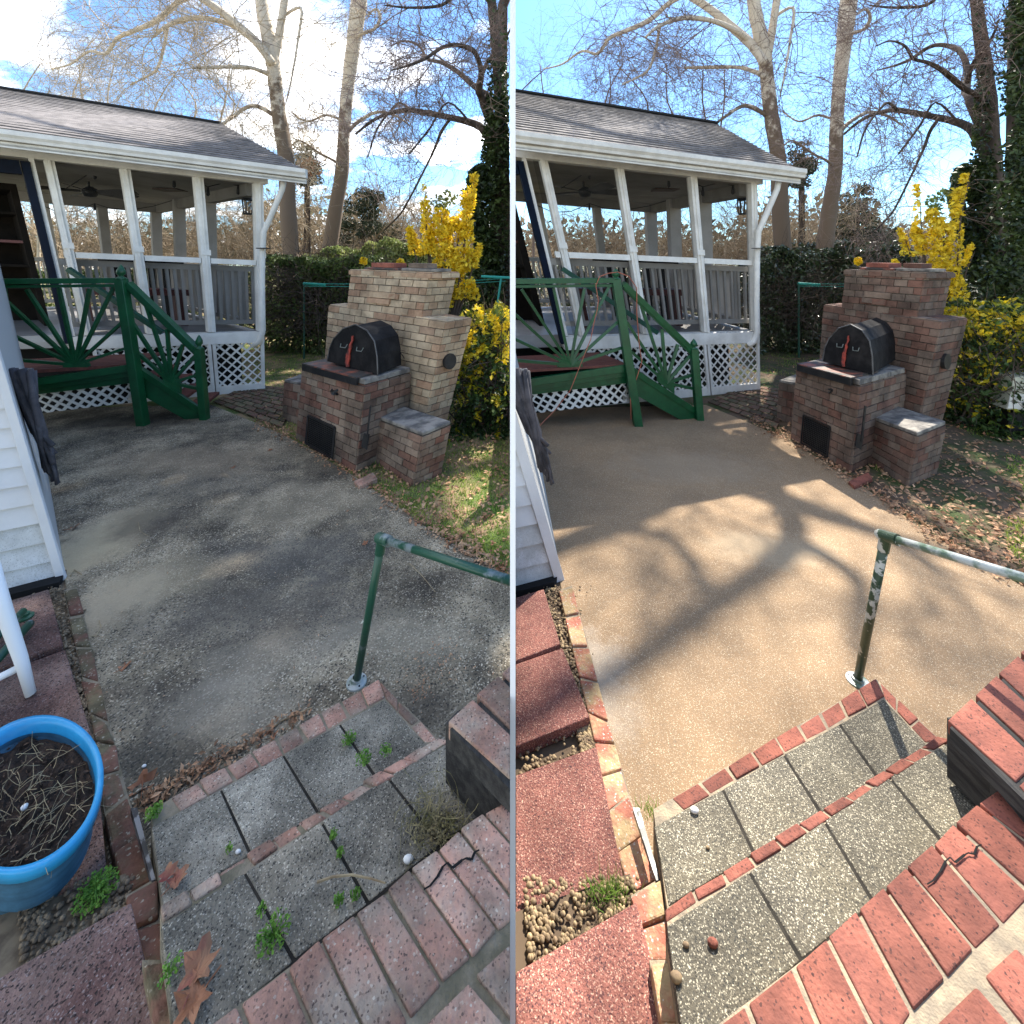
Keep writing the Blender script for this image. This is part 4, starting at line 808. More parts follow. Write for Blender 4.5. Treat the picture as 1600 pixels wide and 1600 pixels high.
    for (a,b,c_),(d_,e,f_) in zip(sk[:-1],sk[1:]): c_*=.62; f_*=.62; j=(hash((a,b))%5-2)*.4; mb.hexa([DP(a-c_+j,b),DP(a+c_+j,b),DP(d_+f_,e),DP(d_-f_,e),DP(a-c_+j,b,1.2),DP(a+c_+j,b,1.2),DP(d_+f_,e,1.2),DP(d_-f_,e,1.2)])
    mb.build('red_stripe',redm,door)
    for u in (541,566):
        mb=MB(H); mb.tube([DP(u-5,536+(u-541)*.22,.4),DP(u-4,541+(u-541)*.22,2),DP(u+4,542+(u-541)*.22,2),DP(u+5,537+(u-541)*.22,.4)],.004*sc,n=6); mb.build('handle',mat('tarnished_handle_%d_%d'%(H.k,u),(.13,.15,.14),rough=.45),door)
    # ash door with mesh
    qf=[bFL[0],bFR[0],bFR[1],bFL[1]]; of=(bFR[0]-bFL[0]).cross(Vector((0,0,1))).normalized(); of=-of if of.y>0 else of
    def FP(a,b,o=0): return bil(qf,a,b)+of*(.012*sc+o)
    mb=MB(H); mb.hexa([FP(.24,.06),FP(.66,.06),FP(.66,.40),FP(.24,.40),FP(.24,.06,.006),FP(.66,.06,.006),FP(.66,.40,.006),FP(.24,.40,.006)]); ad=mb.build('ash_door',dark,root)
    mb=MB(H)
    for i in range(15):
        t=i/14; mb.beam(FP(.24+.42*t,.06,.008),FP(.24+.42*t,.40,.008),.003,.003); mb.beam(FP(.24,.06+.34*t,.010),FP(.66,.06+.34*t,.010),.003,.003)
    mb.build('wire_mesh',blackm,ad)
    mb=MB(H)
    for a,b in (((.22,.04),(.68,.04)),((.68,.04),(.68,.42)),((.68,.42),(.22,.42)),((.22,.42),(.22,.04))): mb.beam(FP(*a,.012),FP(*b,.012),.014,.01)
    mb.build('door_frame',blackm,ad)
    mb=MB(H); p=FP(.62,.86,.01)
    for i in range(9): mb.beam(p+Vector((rng.uniform(-.03,.03),0,rng.uniform(-.03,.02))),p+Vector((rng.uniform(-.03,.03),-.02,rng.uniform(-.03,.03))),.012,.012)
    mb.build('damper_knob',blackm,root)
    # benches either side
    eFL=E((579,716),(586,654)); eFR=E((644,760),(660,682)); eBR=E((688,741),(703,664)); eBL=(eFL[0]+(eBR[0]-eFR[0]),eFL[1]+(eBR[1]-eFR[1]))
    block('side_bench',eFL,eFR,eBR,eBL,7,4,3,bd,top=False)
    P=[p[1]+up*.003 for p in (eFL,eFR,eBR,eBL)]; cc=sum(P,Vector())/4; P=[grow(p,cc,1.02) for p in P]; mb=MB(H); mb.hexa(P+[p+up*.03*sc for p in P]); mb.build('bench_cap',stone,root,bevel=.008)
    lFL=E((442,655),(445,597)); lFR=E((470,666),(474,602)); lBR=E((500,652),(504,590)); lBL=(lFL[0]+(lBR[0]-lFR[0]),lFL[1]+(lBR[1]-lFR[1]))
    block('side_bench',lFL,lFR,lBR,lBL,5,2,3,bd,top=False)
    P=[p[1]+up*.002 for p in (lFL,lFR,lBR,lBL)]; mb=MB(H); mb.hexa(P+[p+up*.02*sc for p in P]); mb.build('bench_cap',stone,root)
    # round iron flap on the side face
    qs=[cFR[0],cBR[0],cBR[1],cFR[1]]; os_=(cBR[0]-cFR[0]).cross(Vector((0,0,1))).normalized(); os_=-os_ if os_.x<0 else os_
    mb=MB(H); c=bil(qs,.42,.68)+os_*.01; a1=(cBR[0]-cFR[0]).normalized(); r=.072*sc; pr=[]
    for j in range(20):
        t=j*math.pi/10; pr.append(c+a1*math.cos(t)*r+up*math.sin(t)*r)
    mb.face([p+os_*.03*sc for p in pr]); [mb.face([pr[i],pr[(i+1)%20],pr[(i+1)%20]+os_*.03*sc,pr[i]+os_*.03*sc]) for i in range(20)]
    mb.build('iron_flap',blackm,root)
    # little scars of bare mortar on the chimney front
    # leaning coal shovel
    sh=thing('ash_shovel','black ash shovel leaning between the firebox and the bench '+side(H),'shovel',H.g(574,712))
    y0=bFR[0].y-.05; mb=MB(H); mb.beam(H.at(579,634,y0),H.at(573,690,y0),.012*sc,.012*sc); mb.build('shovel_handle',blackm,sh)
    mb=MB(H); P=[H.at(u,v,y0) for u,v in ((568,678),(577,680),(573,703),(564,698))]; mb.hexa(P+[p+Vector((.0,.015,0)) for p in P]); mb.build('blade',blackm,sh)
    # loose bricks and slabs on top of the stack
    q=[s1[1],s2[1],s3[1],s4[1]]
    def cap(a0,a1,b0,b1,z0,z1,name,mt,l,cat):
        P=[bil(q,a0,b0),bil(q,a1,b0),bil(q,a1,b1),bil(q,a0,b1)]; m=MB(H); m.hexa([p+up*z0*sc for p in P]+[p+up*z1*sc for p in P],rng.random()); m.build(name,mt,bevel=.003,label=l,category=cat)
    cap(.12,.58,.15,.8,.014,.035,'flue_tile',redwood if 0 else rust,'thin rusty plate on the left of the chimney top '+side(H),'plate')
    cap(.20,.50,.2,.7,.037,.085,'loose_brick',bm_R,'loose orange brick lying on the rusty plate on the chimney top '+side(H),'brick')
    cap(.63,1.03,.1,.7,.014,.04,'stone_slab',stone,'grey slab lying on the right of the chimney top '+side(H),'slab')
    cap(.68,.9,.2,.6,.042,.09,'loose_brick',bd,'dark loose brick lying on the grey slab on the chimney top '+side(H),'brick')
    p=H.g(568,748,.01)
    mb=MB(H); P=[H.g(*x,.02) for x in ((553,752),(583,738),(590,748),(562,760))]; mb.slab(P,.03); mb.build('ground_brick',bm_R if H.k else bm_L,label='loose red brick on the ground before the barbecue '+side(H),category='brick')
for H in (LH,RH): bbq(H)

# ================================================================== pipe handrail
def rail(H):
    if H.k==0: base,top,end,pm,rm=(557,1072),(597,842),(830,918),galv,galv
    else: base,top,end,pm,rm=(1340,1068),(1384,838),(1640,915),galv2,galvt
    U=(lambda u,v:H.at(u,v,H.Y(base[1]))) if H.k==0 else None
    Y0=H.Y(base[1])
    def at(u,v,Y): return Vector(((u-800)/F*Y,Y,CZ+(HZ-v)/F*Y))
    r=.0138*Y0/1.64; B=at(*base,Y0); T=at(*top,Y0*.92); Eg=at(*end,Y0*.68)
    root=thing('pipe_handrail','green painted steel pipe handrail at the front step '+side(H),'handrail',B)
    B.z=H.zg+.012
    mb=MB(H); mb.tube([B,lerp(B,T,.5),T],[r*.95,r,r],n=16); mb.build('rail_post',pm,root,smooth=True)
    d=(Eg-T).normalized(); mb=MB(H); mb.tube([T+d*r*1.5,lerp(T,Eg,.5),Eg],r*.88,n=16); mb.build('rail_pipe',rm,root,smooth=True)
    mb=MB(H); mb.tube([T-d*r*2.2,T-d*r*1.4,T+d*r*3],[r*.9,r*1.3,r*1.3],n=16); mb.tube([T,lerp(T,B,.09)],r*1.22,n=16); mb.build('tee_fitting',pm,root)
    mb=MB(H); mb.lathe(B,[(0,0),(r*2.6,0),(r*2.6,.006),(r*1.5,.010),(r*1.4,.02),(r,.022)],n=24); mb.build('base_flange',galvt,root,smooth=False)
    for a in range(4):
        t=a*1.57+.7; m=MB(H); m.lathe(B+Vector((math.cos(t)*r*2,math.sin(t)*r*2,.006)),[(0,0),(.003,0),(.003,.004),(0,.004)],n=8); m.build('bolt',blackm,root)
for H in (LH,RH): rail(H)
# ================================================================== trees and planting
def tree(H,name,label,Y,paths,bm,tm,ntw,rng,lev=2,ln=1.6,droop=0.,parts=None,group=None,top=True,tp=.006):
    """paths: list of (pixel polyline [(u,v,w)...], is_trunk)"""
    u,v,w_=paths[0][0][0]; base=H.at(u,v,Y); base.z=H.zg
    root=thing(name,label,'tree',base,group)
    trunk=MB(H); limbs=MB(H); tw=MB(H); segs=[]
    for path,kind in paths:
        pts=[]; rad=[]; yy=Y+rng.uniform(-.3,.3); drift=rng.uniform(-1,1) if kind!='trunk' else 0
        if kind=='trunk' and path is paths[0][0]:
            p=H.at(path[0][0],path[0][1],Y); pts.append(Vector((p.x,Y,H.zg-.05))); rad.append(path[0][2]*Y/F*.62); yy=Y
        for i,(a,b,w) in enumerate(path):
            y=(Y if kind=='trunk' else yy+drift*i*.45); pts.append(H.at(a,b,y)); rad.append(w*y/F*.5)
        # smooth
        P=[];Q=[]
        for i in range(len(pts)-1):
            p0,p1,p2,p3=pts[max(0,i-1)],pts[i],pts[i+1],pts[min(len(pts)-1,i+2)]
            for j in range(4):
                t=j/4; P.append(.5*((2*p1)+(p2-p0)*t+(2*p0-5*p1+4*p2-p3)*t*t+(3*p1-p0-3*p2+p3)*t**3)); Q.append(lerp(rad[i],rad[i+1],t)*(1+rng.uniform(-.05,.05)))
        P.append(pts[-1]); Q.append(rad[-1])
        (trunk if kind=='trunk' else limbs).tube(P,Q,n=12 if kind=='trunk' else 7,tint=rng.random())
        segs.append((P,Q,kind))
    tot=sum(len(s[0]) for s in segs if s[2]!='trunk') or 1
    k=0
    while k<ntw:
        P,Q,kd=rng.choice(segs)
        if kd=='trunk' and rng.random()<.75: continue
        i=rng.randrange(len(P)//3 if kd!='trunk' else len(P)//2,len(P)); d=(P[i]-P[i-1]).normalized()
        s=Vector((rng.gauss(0,1),rng.gauss(0,.7),rng.gauss(.15,.9))).normalized()
        if P[i].z>CZ+470/F*P[i].y and kd!='high':
            k+=.25; continue
        k+=1
        twigs(tw,P[i],d*.5+s,ln*rng.uniform(.5,1.3),min(Q[i]*.5,tp*2.6),lev,rng,droop,H)
    trunk.build('trunk',bm,root,smooth=True); limbs.build('limbs',bm,root,smooth=True,soft=False) if limbs.f else None
    tw.build('twigs',tm,root,soft=True)
    return root
S1=[([(456,420,25),(450,330,24),(447,250,23),(436,180,21),(428,110,20),(424,80,20),(412,25,20),(398,-40,18),(340,-130,13),(240,-230,8)],'trunk'),
    ([(428,100,12),(437,50,12),(445,0,11),(458,-60,9),(500,-160,6)],'trunk'),
    ([(426,100,13),(405,70,14),(375,43,13),(345,18,12),(310,-5,11),(270,-25,8)],'limb'),
    ([(404,66,9),(380,48,9),(345,33,8),(300,28,8),(262,40,6),(240,58,4)],'limb'),
    ([(300,-8,9),(275,6,8),(245,32,8),(205,50,7),(183,60,6),(165,84,5),(140,80,4),(110,100,3),(80,108,2)],'limb'),
    ([(262,40,5),(256,75,4),(245,108,4),(225,122,3),(203,132,2)],'limb'),
    ([(426,120,8),(410,112,7),(385,105,6),(340,105,6),(300,106,4)],'limb'),
    ([(428,180,7),(405,167,7),(385,168,6),(345,195,4),(300,215,2)],'limb'),
    ([(436,30,5),(470,12,5),(466,60,4),(458,110,3),(450,150,2)],'limb'),
    ([(398,-60,10),(340,-110,8),(280,-140,6),(200,-150,4)],'limb'),([(395,-80,10),(450,-130,8),(520,-180,6),(600,-210,4)],'limb')]
S2=[([(512,420,24),(524,330,22),(534,270,20),(538,200,18),(543,140,19),(552,70,21),(560,10,24),(566,-60,24),(570,-160,18),(572,-320,10)],'trunk'),
    ([(556,60,5),(566,52,6),(585,45,5),(594,28,5),(588,14,4),(575,22,3)],'limb'),
    ([(545,205,6),(560,190,6),(590,175,5),(620,182,4),(640,196,2)],'limb'),([(532,260,5),(520,250,4),(500,240,4),(470,220,3),(455,228,2)],'limb'),
    ([(540,190,4),(510,180,4),(480,190,3),(455,175,2)],'limb'),([(562,0,8),(520,-60,8),(470,-90,5),(420,-90,3)],'limb'),([(566,-40,10),(620,-100,8),(680,-150,6),(740,-180,4)],'limb'),([(568,-120,8),(520,-190,6),(480,-260,4)],'limb')]
S3=[([(790,440,46),(786,340,38),(782,280,30),(784,210,22),(781,140,20),(776,80,17),(770,20,15),(764,-60,13),(760,-180,9)],'trunk'),
    ([(778,250,15),(768,225,14),(752,200,13),(730,190,12),(700,183,10),(665,176,9),(635,172,8),(605,178,6),(580,190,5),(555,210,3)],'limb'),
    ([(780,215,14),(762,180,14),(752,150,13),(748,140,12),(752,115,9),(746,90,8),(735,76,8),(710,70,7),(688,76,6),(664,92,5),(640,102,4),(610,110,2)],'limb'),
    ([(778,175,7),(765,150,8),(745,138,9),(715,112,8),(690,98,6),(668,92,5),(655,72,4),(632,64,3),(610,72,2)],'limb'),
    ([(750,130,6),(760,100,6),(775,80,5),(790,60,4),(800,40,3)],'limb'),
    ([(705,184,5),(690,205,5),(680,230,4),(665,262,3),(640,310,3),(625,335,3),(600,360,3)],'limb'),
    ([(735,192,4),(700,160,3),(672,200,3),(640,240,3)],'limb'),([(640,172,5),(628,162,4),(618,165,4),(590,200,3),(575,245,2)],'limb'),
    ([(766,5,8),(745,-20,8),(720,-15,6),(690,8,5),(640,12,4),(600,8,2)],'limb'),([(764,-60,8),(720,-110,7),(650,-140,5),(560,-150,3)],'limb')]
def shiftpath(P,du,f=None): return [([(u+du(v),v,w) for u,v,w in p],k) for p,k in P]
sd=('behind the grimy patio','behind the clean patio')
for H in (LH,RH):
    rng=random.Random(40+H.k); k=H.k; Y1=13.; 
    if k:
        f=lambda v: -6+(v/300)*3
        a1=shiftpath(S1,lambda v:-4+.0*v); a2=shiftpath(S2,lambda v: -8+v*.02 if v>0 else -8); a3=shiftpath(S3,lambda v:-16+v*.03)
    else: a1,a2,a3=S1,S2,S3
    if k: a1=a1+shiftpath([([(402,-30,12),(416,-95,13),(421,-142,12),(388,-185,10),(352,-228,8),(330,-250,5)],'high'),([(421,-142,9),(441,-185,7),(432,-232,5)],'high'),([(388,-185,7),(372,-160,6),(345,-158,4)],'high'),([(416,-95,8),(455,-120,7),(480,-150,5)],'high')],lambda v:-4)
    tree(H,'sycamore_tree','big pale sycamore with arching bare limbs '+sd[k]+', behind the porch roof end',Y1,a1,syc,twigm if not k else twigd,105,rng,lev=2,ln=2.5,droop=.03)
    tree(H,'sycamore_tree','straight pale sycamore trunk '+sd[k]+', second tree from the porch',Y1+1.5,a2,syc,twigm if not k else twigd,42,rng,lev=2,ln=2.1,droop=.05)
    tree(H,'bare_tree','dark tree with low arching bare boughs and ivy-covered trunk '+sd[k],9.5,a3,dkbark,twigd,100,rng,lev=2,ln=1.3,droop=.0,tp=.005)
    # twiggy young tree left of the sycamore, above the roof
    yp=[([(u0,300,4),(u0+rng.uniform(-12,12),220,3),(u0+rng.uniform(-30,30),160,2.2),(u0+rng.uniform(-50,50),100,1.4)],'trunk' if i==0 else 'limb') for i,u0 in enumerate((60,100,150,195,240,285,330,345))]
    tree(H,'bare_thicket_tree','many-stemmed bare tree above the porch roof '+sd[k],16.,yp,twigm if not k else twigd,twigm if not k else twigd,100,rng,lev=2,ln=1.8,tp=.003)
    # ivy
    mb=MB(H); du=-16 if k else 0
    for i in range(9000):
        v=rng.uniform(90,470) if rng.random()<.8 else rng.uniform(-40,470); 
        if v<(150 if not k else 250) and rng.random()<.8: continue
        u=782+du+ (470-v)*-.012; w=(.72 if k else 1.)*(12+(max(0,v-120)/320)*22)*rng.uniform(.7,1.35); t=rng.uniform(0,6.28)
        Yv=9.5; p=H.at(u+math.cos(t)*w,v,Yv+math.sin(t)*w*Yv/F*1.3-.05); leafquad(mb,p,.055,rng,0)
    for i in range(2600):
        t=rng.random(); u=lerp(732,772,t)+du; v=lerp(300,430,t); w=lerp(8,16,t)*rng.uniform(.3,1.3); a=rng.uniform(0,6.28); leafquad(mb,H.at(u+math.cos(a)*w,v+math.sin(a)*w*.7,9.1+rng.uniform(-.3,.2)),.06,rng)
    for i in range(2500):
        a=rng.uniform(0,6.28); r=rng.random()**.5; leafquad(mb,H.at(752+du+math.cos(a)*22*r,285+math.sin(a)*28*r,9.3+rng.uniform(-.4,.3)),.06,rng)
    mb.build('ivy_growth',ivy,soft=True,label='dark ivy clothing the trunk and stub of the dark tree '+sd[k],category='ivy')
    # background wood: brown thicket, pines, hedges
    mb=MB(H)
    for i in range(800):
        u=rng.uniform(-60,800 if not k else 830); Y=rng.uniform(17,26); v0=420; h=rng.uniform(1.4,3.4)+ (1.0 if 380<u<640 else 0)
        p=H.at(u,v0,Y); p.z=H.zg+rng.uniform(0,2.5)
        twigs(mb,p,Vector((rng.gauss(0,.4),rng.gauss(0,.3),1)),h*rng.uniform(.6,1.),rng.uniform(.012,.03),1 if i%3 else 2,rng,-.02,seg=5)
    mb.build('far_thicket',woodm,soft=True,kind='stuff',label='brown leafless undergrowth in the far wood '+sd[k],category='undergrowth')
    mb=MB(H)
    for i in range(9000):
        u=rng.uniform(-60,800 if not k else 830); v=410-rng.betavariate(1.1,2.6)*(120 if 380<u<600 else 75); Y=rng.uniform(24,30); leafquad(mb,H.at(u,v,Y),.22,rng,0,None,.5)
    mb.build('far_wood',brownl if 0 else mat('far_wood_leaves_%d'%k,(.13,.125,.07) if not k else (.10,.085,.055),(.20,.17,.10) if not k else (.15,.12,.08),scale=.5,rough=1,tint=.5,trans=.3),soft=True,kind='stuff',label='hazy brown and olive far wood '+sd[k],category='wood')
    for (cu,cv,ru,rv,n,ml,lab) in ((568,335,30,42,1500,pine,'dark pine beside the straight sycamore'),(545,360,24,30,900,pine,'small dark pine low between the two sycamores'),(478,262,17,34,900,pine,'dark pine behind the porch roof corner'),(482,258,12,14,380,brownl,'russet-leaved small tree behind the porch roof corner'),(600,372,22,22,700,pine,'short dark pine right of the straight sycamore')):
        yy=18+rng.uniform(-1.,1.5); c=H.at(cu,cv,yy); b=c.copy(); b.z=H.zg
        t=thing('pine_tree' if ml is pine else 'russet_tree',lab+' '+sd[k],'tree',b); m=MB(H)
        for j in range(16):
            a=rng.uniform(0,6.28); r=rng.random()**.5; cc=H.at(cu+math.cos(a)*ru*r,cv+math.sin(a)*rv*r,yy+rng.uniform(-.8,.8)); blob(m,cc,(.42,.42,.22),n//12,.10,rng,.2,asp=.3)
        m.build('crown',ml,t,soft=True); m=MB(H); m.tube([b,H.at(cu,cv,yy)],[.12,.05],n=7); m.build('trunk',dkbark,t)
    # dark hedge
    hg=hedge_R if k else hedge_L
    def hedge(name,us,vt,vb,Y,n,s,mt,lab,dep=.7,inner=True):
        m=MB(H); lo=H.at(us[0],0,Y); hi=H.at(us[1],0,Y)
        base=H.at((us[0]+us[1])/2,vb,Y); base.z=H.zg; rt=thing(name,lab+' '+sd[k],'hedge',base)
        for i in range(n):
            u=rng.uniform(*us); d=rng.random()**1.6; ya=Y+d*dep; 
            x=H.at(u,0,Y).x; nz=noise.noise(Vector((x*1.5,0,Y)))*.5+noise.noise(Vector((x*4,3,Y)))*.3
            vv=lerp(vt,vb,rng.random()); 
            top=vt-nz*52
            if rng.random()<.3: vv=top+abs(rng.gauss(0,6))
            if vv<top: vv=top+rng.random()*20
            bulge=noise.noise(Vector((x*2.2,vv*.03,Y*3)))*.35
            p=H.at(u,vv,Y); p.y=ya+bulge; 
            p.z=max(p.z,H.zg+.02); leafquad(m,p,s,rng,0)
        m.build('leaves',mt,rt,soft=True)
        m=MB(H); a=H.at(us[0],vt+26,Y+dep*.7); b=H.at(us[1],vt+26,Y+dep*.7)
        if inner:
            for i in range(60):
                u=rng.uniform(*us); p=H.at(u,vb,Y+dep*.6); p.z=H.zg; twigs(m,p,Vector((rng.gauss(0,.3),rng.gauss(0,.2),1)),max(.4,(H.at(u,vt,Y).z-H.zg)*.75),.015,2,rng,-.02)
            m.build('stems',dkbark,rt,soft=True)
    q=H.h/1.55
    hedge('evergreen_hedge',(405,575),398,552,7.6*q,17000,.034*q,hg,'dark evergreen hedge right of the porch',dep=.9)
    hedge('laurel_hedge',(-60,420),425,520,10.*q,5000,.06*q,hg,'dark laurel hedge seen through the porch',dep=.8,inner=False)
    hedge('clipped_shrubs',(470,668),386,440,10.5*q,9000,.05*q,bright_h if not k else hg,'pale olive shrubs rising behind the barbecue',dep=1.2)
    hedge('low_backdrop_hedge',(650,860),425,500,9.5*q,6000,.05*q,hg,'dark hedge behind the golden shrub',dep=1.2)
    # golden shrub: tall plumes and the lower mass at the right
    g=H.h/1.55; ys=5.2*g; b=H.at(700,560,ys); b.z=H.zg; rt=thing('golden_shrub','tall golden-leaved shrub with upright plumes rising beside the chimney '+sd[k],'shrub',b); m=MB(H); st=MB(H)
    du=lambda v:(-6 if k else 0)
    pl=[(668,390,664,290,8),(690,400,690,330,16),(712,400,728,300,14),(728,340,741,276,9),(702,370,706,345,14),(650,400,640,360,8),(672,400,664,360,14),(720,420,730,350,16),(738,420,750,385,6),(700,430,705,380,22),(730,470,722,420,16),(690,480,700,440,14)]
    for (ua,va,ub,vb,w) in pl:
        for i in range(int(w*(34 if k else 62))):
            t=rng.random(); rr=w*(1.15 if k else 1.4)*(1-.5*t)*rng.random()**.45; a=rng.uniform(0,6.28)
            p=H.at(lerp(ua,ub,t)+du(0)+math.cos(a)*rr,lerp(va,vb,t)-rng.uniform(0,6),ys+math.sin(a)*rr*ys/F); (None if noise.noise(Vector((p.x*7,p.z*7,p.y*7)))<-.18 else leafquad(m,p,rng.uniform(.015,.036)*g,rng,.6))
        st.tube([H.at(700,540,ys),H.at(lerp(700,ua,.7),460,ys),H.at(ua,va,ys),H.at(ub,vb+8,ys)],[.02,.014,.01,.004],n=5)
    m.build('golden_leaves',yel,rt,soft=True); st.build('stems',dkbark,rt,soft=True)
    m=MB(H)
    for (cu,cv,r,n) in ((684,316,12,60),(704,308,13,75),(690,330,12,60)):
        for i in range(n): a=rng.uniform(0,6.28); rr=rng.random()**.5*r; leafquad(m,H.at(cu+math.cos(a)*rr,cv+math.sin(a)*rr,ys+.1),.026*g,rng)
    m.build('green_leaves',bright_h,rt,soft=True)
    b=H.at(760,640,4.3*g); b.z=H.zg; rt=thing('variegated_shrub','broad green and gold shrub at the right of the barbecue '+sd[k],'shrub',b); m=MB(H); m2=MB(H); m3=MB(H); st=MB(H)
    for i in range(19000):
        t=rng.random()**.8; v=lerp(690,470,t); uL=lerp(703,722,max(0,min(1,(v-640)/-180))) if v>500 else 735; 
        uL=708+max(0,(560-v))*.22+noise.noise(Vector((v*.03,k,0)))*9
        u=rng.uniform(uL,880); tp=480+noise.noise(Vector((u*.035,k*9,1)))*45
        if v<tp or noise.noise(Vector((u*.06,v*.06,9+k)))<-.22: continue
        Y=4.3*g+rng.uniform(-.35,.5)*g+noise.noise(Vector((u*.02,v*.02,3)))*.3; p=H.at(u,v,4.3*g); p.y=Y; p.z=max(p.z,H.zg+.01)
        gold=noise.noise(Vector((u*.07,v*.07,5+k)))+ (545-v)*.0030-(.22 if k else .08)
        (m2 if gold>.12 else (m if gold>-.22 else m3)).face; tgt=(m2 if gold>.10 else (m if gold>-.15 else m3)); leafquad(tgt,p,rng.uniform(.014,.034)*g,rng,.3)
    for i in range(40):
        u=rng.uniform(715,860); p=H.at(u,650,4.3*g); p.z=H.zg; twigs(st,p,Vector((rng.gauss(0,.3),rng.gauss(0,.2),1)),.9*g,.010,1,rng,-.02)
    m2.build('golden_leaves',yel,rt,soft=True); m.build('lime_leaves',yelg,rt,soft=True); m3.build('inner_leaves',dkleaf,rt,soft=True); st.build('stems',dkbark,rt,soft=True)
    # sprigs at the chimney top
    for (cu,cv,l) in ((568,408,'left'),(625,411,'middle')):
        m=MB(H)
        for i in range(110): a=rng.uniform(0,6.28); rr=rng.random()**.5*6.5; leafquad(m,H.at(cu+math.cos(a)*rr,cv+math.sin(a)*rr,4.65*g),.016*g,rng)
        m.build('golden_sprig',yel,soft=True,label='golden leaf sprig poking up at the '+l+' of the chimney top '+sd[k],category='sprig')
    # clothesline posts
    for (a,b_,c_,d_,Y,l) in (((752,432),(840,436),(783,434),(765,506),7.0,'right'),((474,443),(508,445),(475,443),(475,556),7.2,'left')):
        Y*=g; P=H.at(*d_,Y); rt=thing('clothesline_post','teal clothesline T-post '+('left of' if l=='left' else 'right of')+' the barbecue '+sd[k],'clothesline post',P)
        m=MB(H); m.tube([H.at(*a,Y),H.at(*b_,Y)],.022*g,n=8); m.build('crossbar',teal,rt); m=MB(H); q=H.at(*d_,Y)
        q2=Vector((q.x,q.y,H.zg)); m.tube([q2,H.at(*c_,Y)],.016*g,n=8); m.build('pole',dgreen if l=='left' else teal,rt)
    m=MB(H)
    for dv in (0,4): m.tube([H.at(lerp(476,790,t),443+dv-8*t+14*t*(1-t),7.15*g) for t in [i/10 for i in range(11)]],.006,n=4)
    m.build('clothesline_wires',teal,label='thin wires strung between the clothesline posts '+sd[k],category='clothesline')
    # neighbour building
    m=MB(H); Y=22; P=[H.at(u,v,Y) for u,v in ((705,470),(762,470),(762,402),(705,402))]; m.hexa(P[:2]+[P[1]+Vector((0,3,0)),P[0]+Vector((0,3,0))]+[P[3],P[2],P[2]+Vector((0,3,0)),P[3]+Vector((0,3,0))]); b=P[0].copy(); b.z=H.zg
    rt=thing('neighbour_house','brick neighbour house glimpsed behind the golden shrub '+sd[k],'house',b); m.build('wall',houseb,rt)
    m=MB(H); P=[H.at(u,v,Y-.05) for u,v in ((700,404),(767,404),(767,398),(700,398))]; m.hexa(P[:2]+[P[1]+Vector((0,3.2,0)),P[0]+Vector((0,3.2,0))]+[P[3],P[2],P[2]+Vector((0,3.2,0)),P[3]+Vector((0,3.2,0))]); m.build('roof',shing,rt)
    m=MB(H); P=[H.at(u,v,Y-.04) for u,v in ((735,432),(750,432),(750,418),(735,418))]; m.hexa(P+[p+Vector((0,.03,0)) for p in P]); m.build('window',white,rt)
    # grass, litter
    rngg=random.Random(70+k); m=MB(H); ml=MB(H)
    def inlawn(u,v):
        # right of the patio edge line, not under the barbecue
        e=[(330,634),(398,662),(458,689),(556,748),(675,833),(795,902),(1000,1010)]
        for (a,b),(c,d) in zip(e[:-1],e[1:]):
            if a<=u<c: return v<lerp(b,d,(u-a)/(c-a))-2
        return False
    n=0
    while n<26000:
        u=rngg.uniform(395,880); v=lerp(545,930,rngg.random()**1.3)
        if not inlawn(u,v): continue
        n+=1
        p=H.g(u,v); dens=noise.noise(Vector((p.x*1.6,p.y*1.6,k*4)))+.25+(.5 if (k==0 and v>690 and u>690) else 0)-(.45 if (k and 600<v<880 and u<800) else 0)-(.2 if k else 0)
        if dens<0: continue
        h=rngg.uniform(.012,.035)*g*(1+.2*(700>v)); d=Vector((rngg.gauss(0,.5),rngg.gauss(0,.5),1)).normalized()*h; w=Vector((rngg.uniform(-1,1),rngg.uniform(-1,1),0)).normalized()*.0035*g
        m.face([p-w,p+w,p+d],rngg.random())
    m.build('lawn_grass',grassm,soft=True,kind='stuff',label='short patchy grass on the lawn '+side(H),category='grass')
    for i in range(5200 if not k else 6500):
        u=rngg.uniform(395,880); v=lerp(560,930,rngg.random())
        if not inlawn(u,v): continue
        p=H.g(u,v,.006); e_=1
        leafquad(ml,p+Vector((0,0,rngg.uniform(0,.012))),rngg.uniform(.007,.02)*g,rngg,2.5,None,.6)
    for i in range(1100):   # drift of leaves along the patio edge
        t=rngg.random(); e=[(398,662),(458,689),(556,748),(675,833),(795,902)]; j=int(t*4); f_=t*4-j; (a,b),(c,d)=e[j],e[j+1]
        u=lerp(a,c,f_)+rngg.gauss(4,7); v=lerp(b,d,f_)+rngg.gauss(-5,6); leafquad(ml,H.g(u,v,.012),rngg.uniform(.007,.02)*g*.8,rngg,2.,None,.6)
    ml.build('leaf_litter',litter,soft=True,kind='stuff',label='fallen brown leaves strewn over the lawn '+side(H),category='leaf litter')

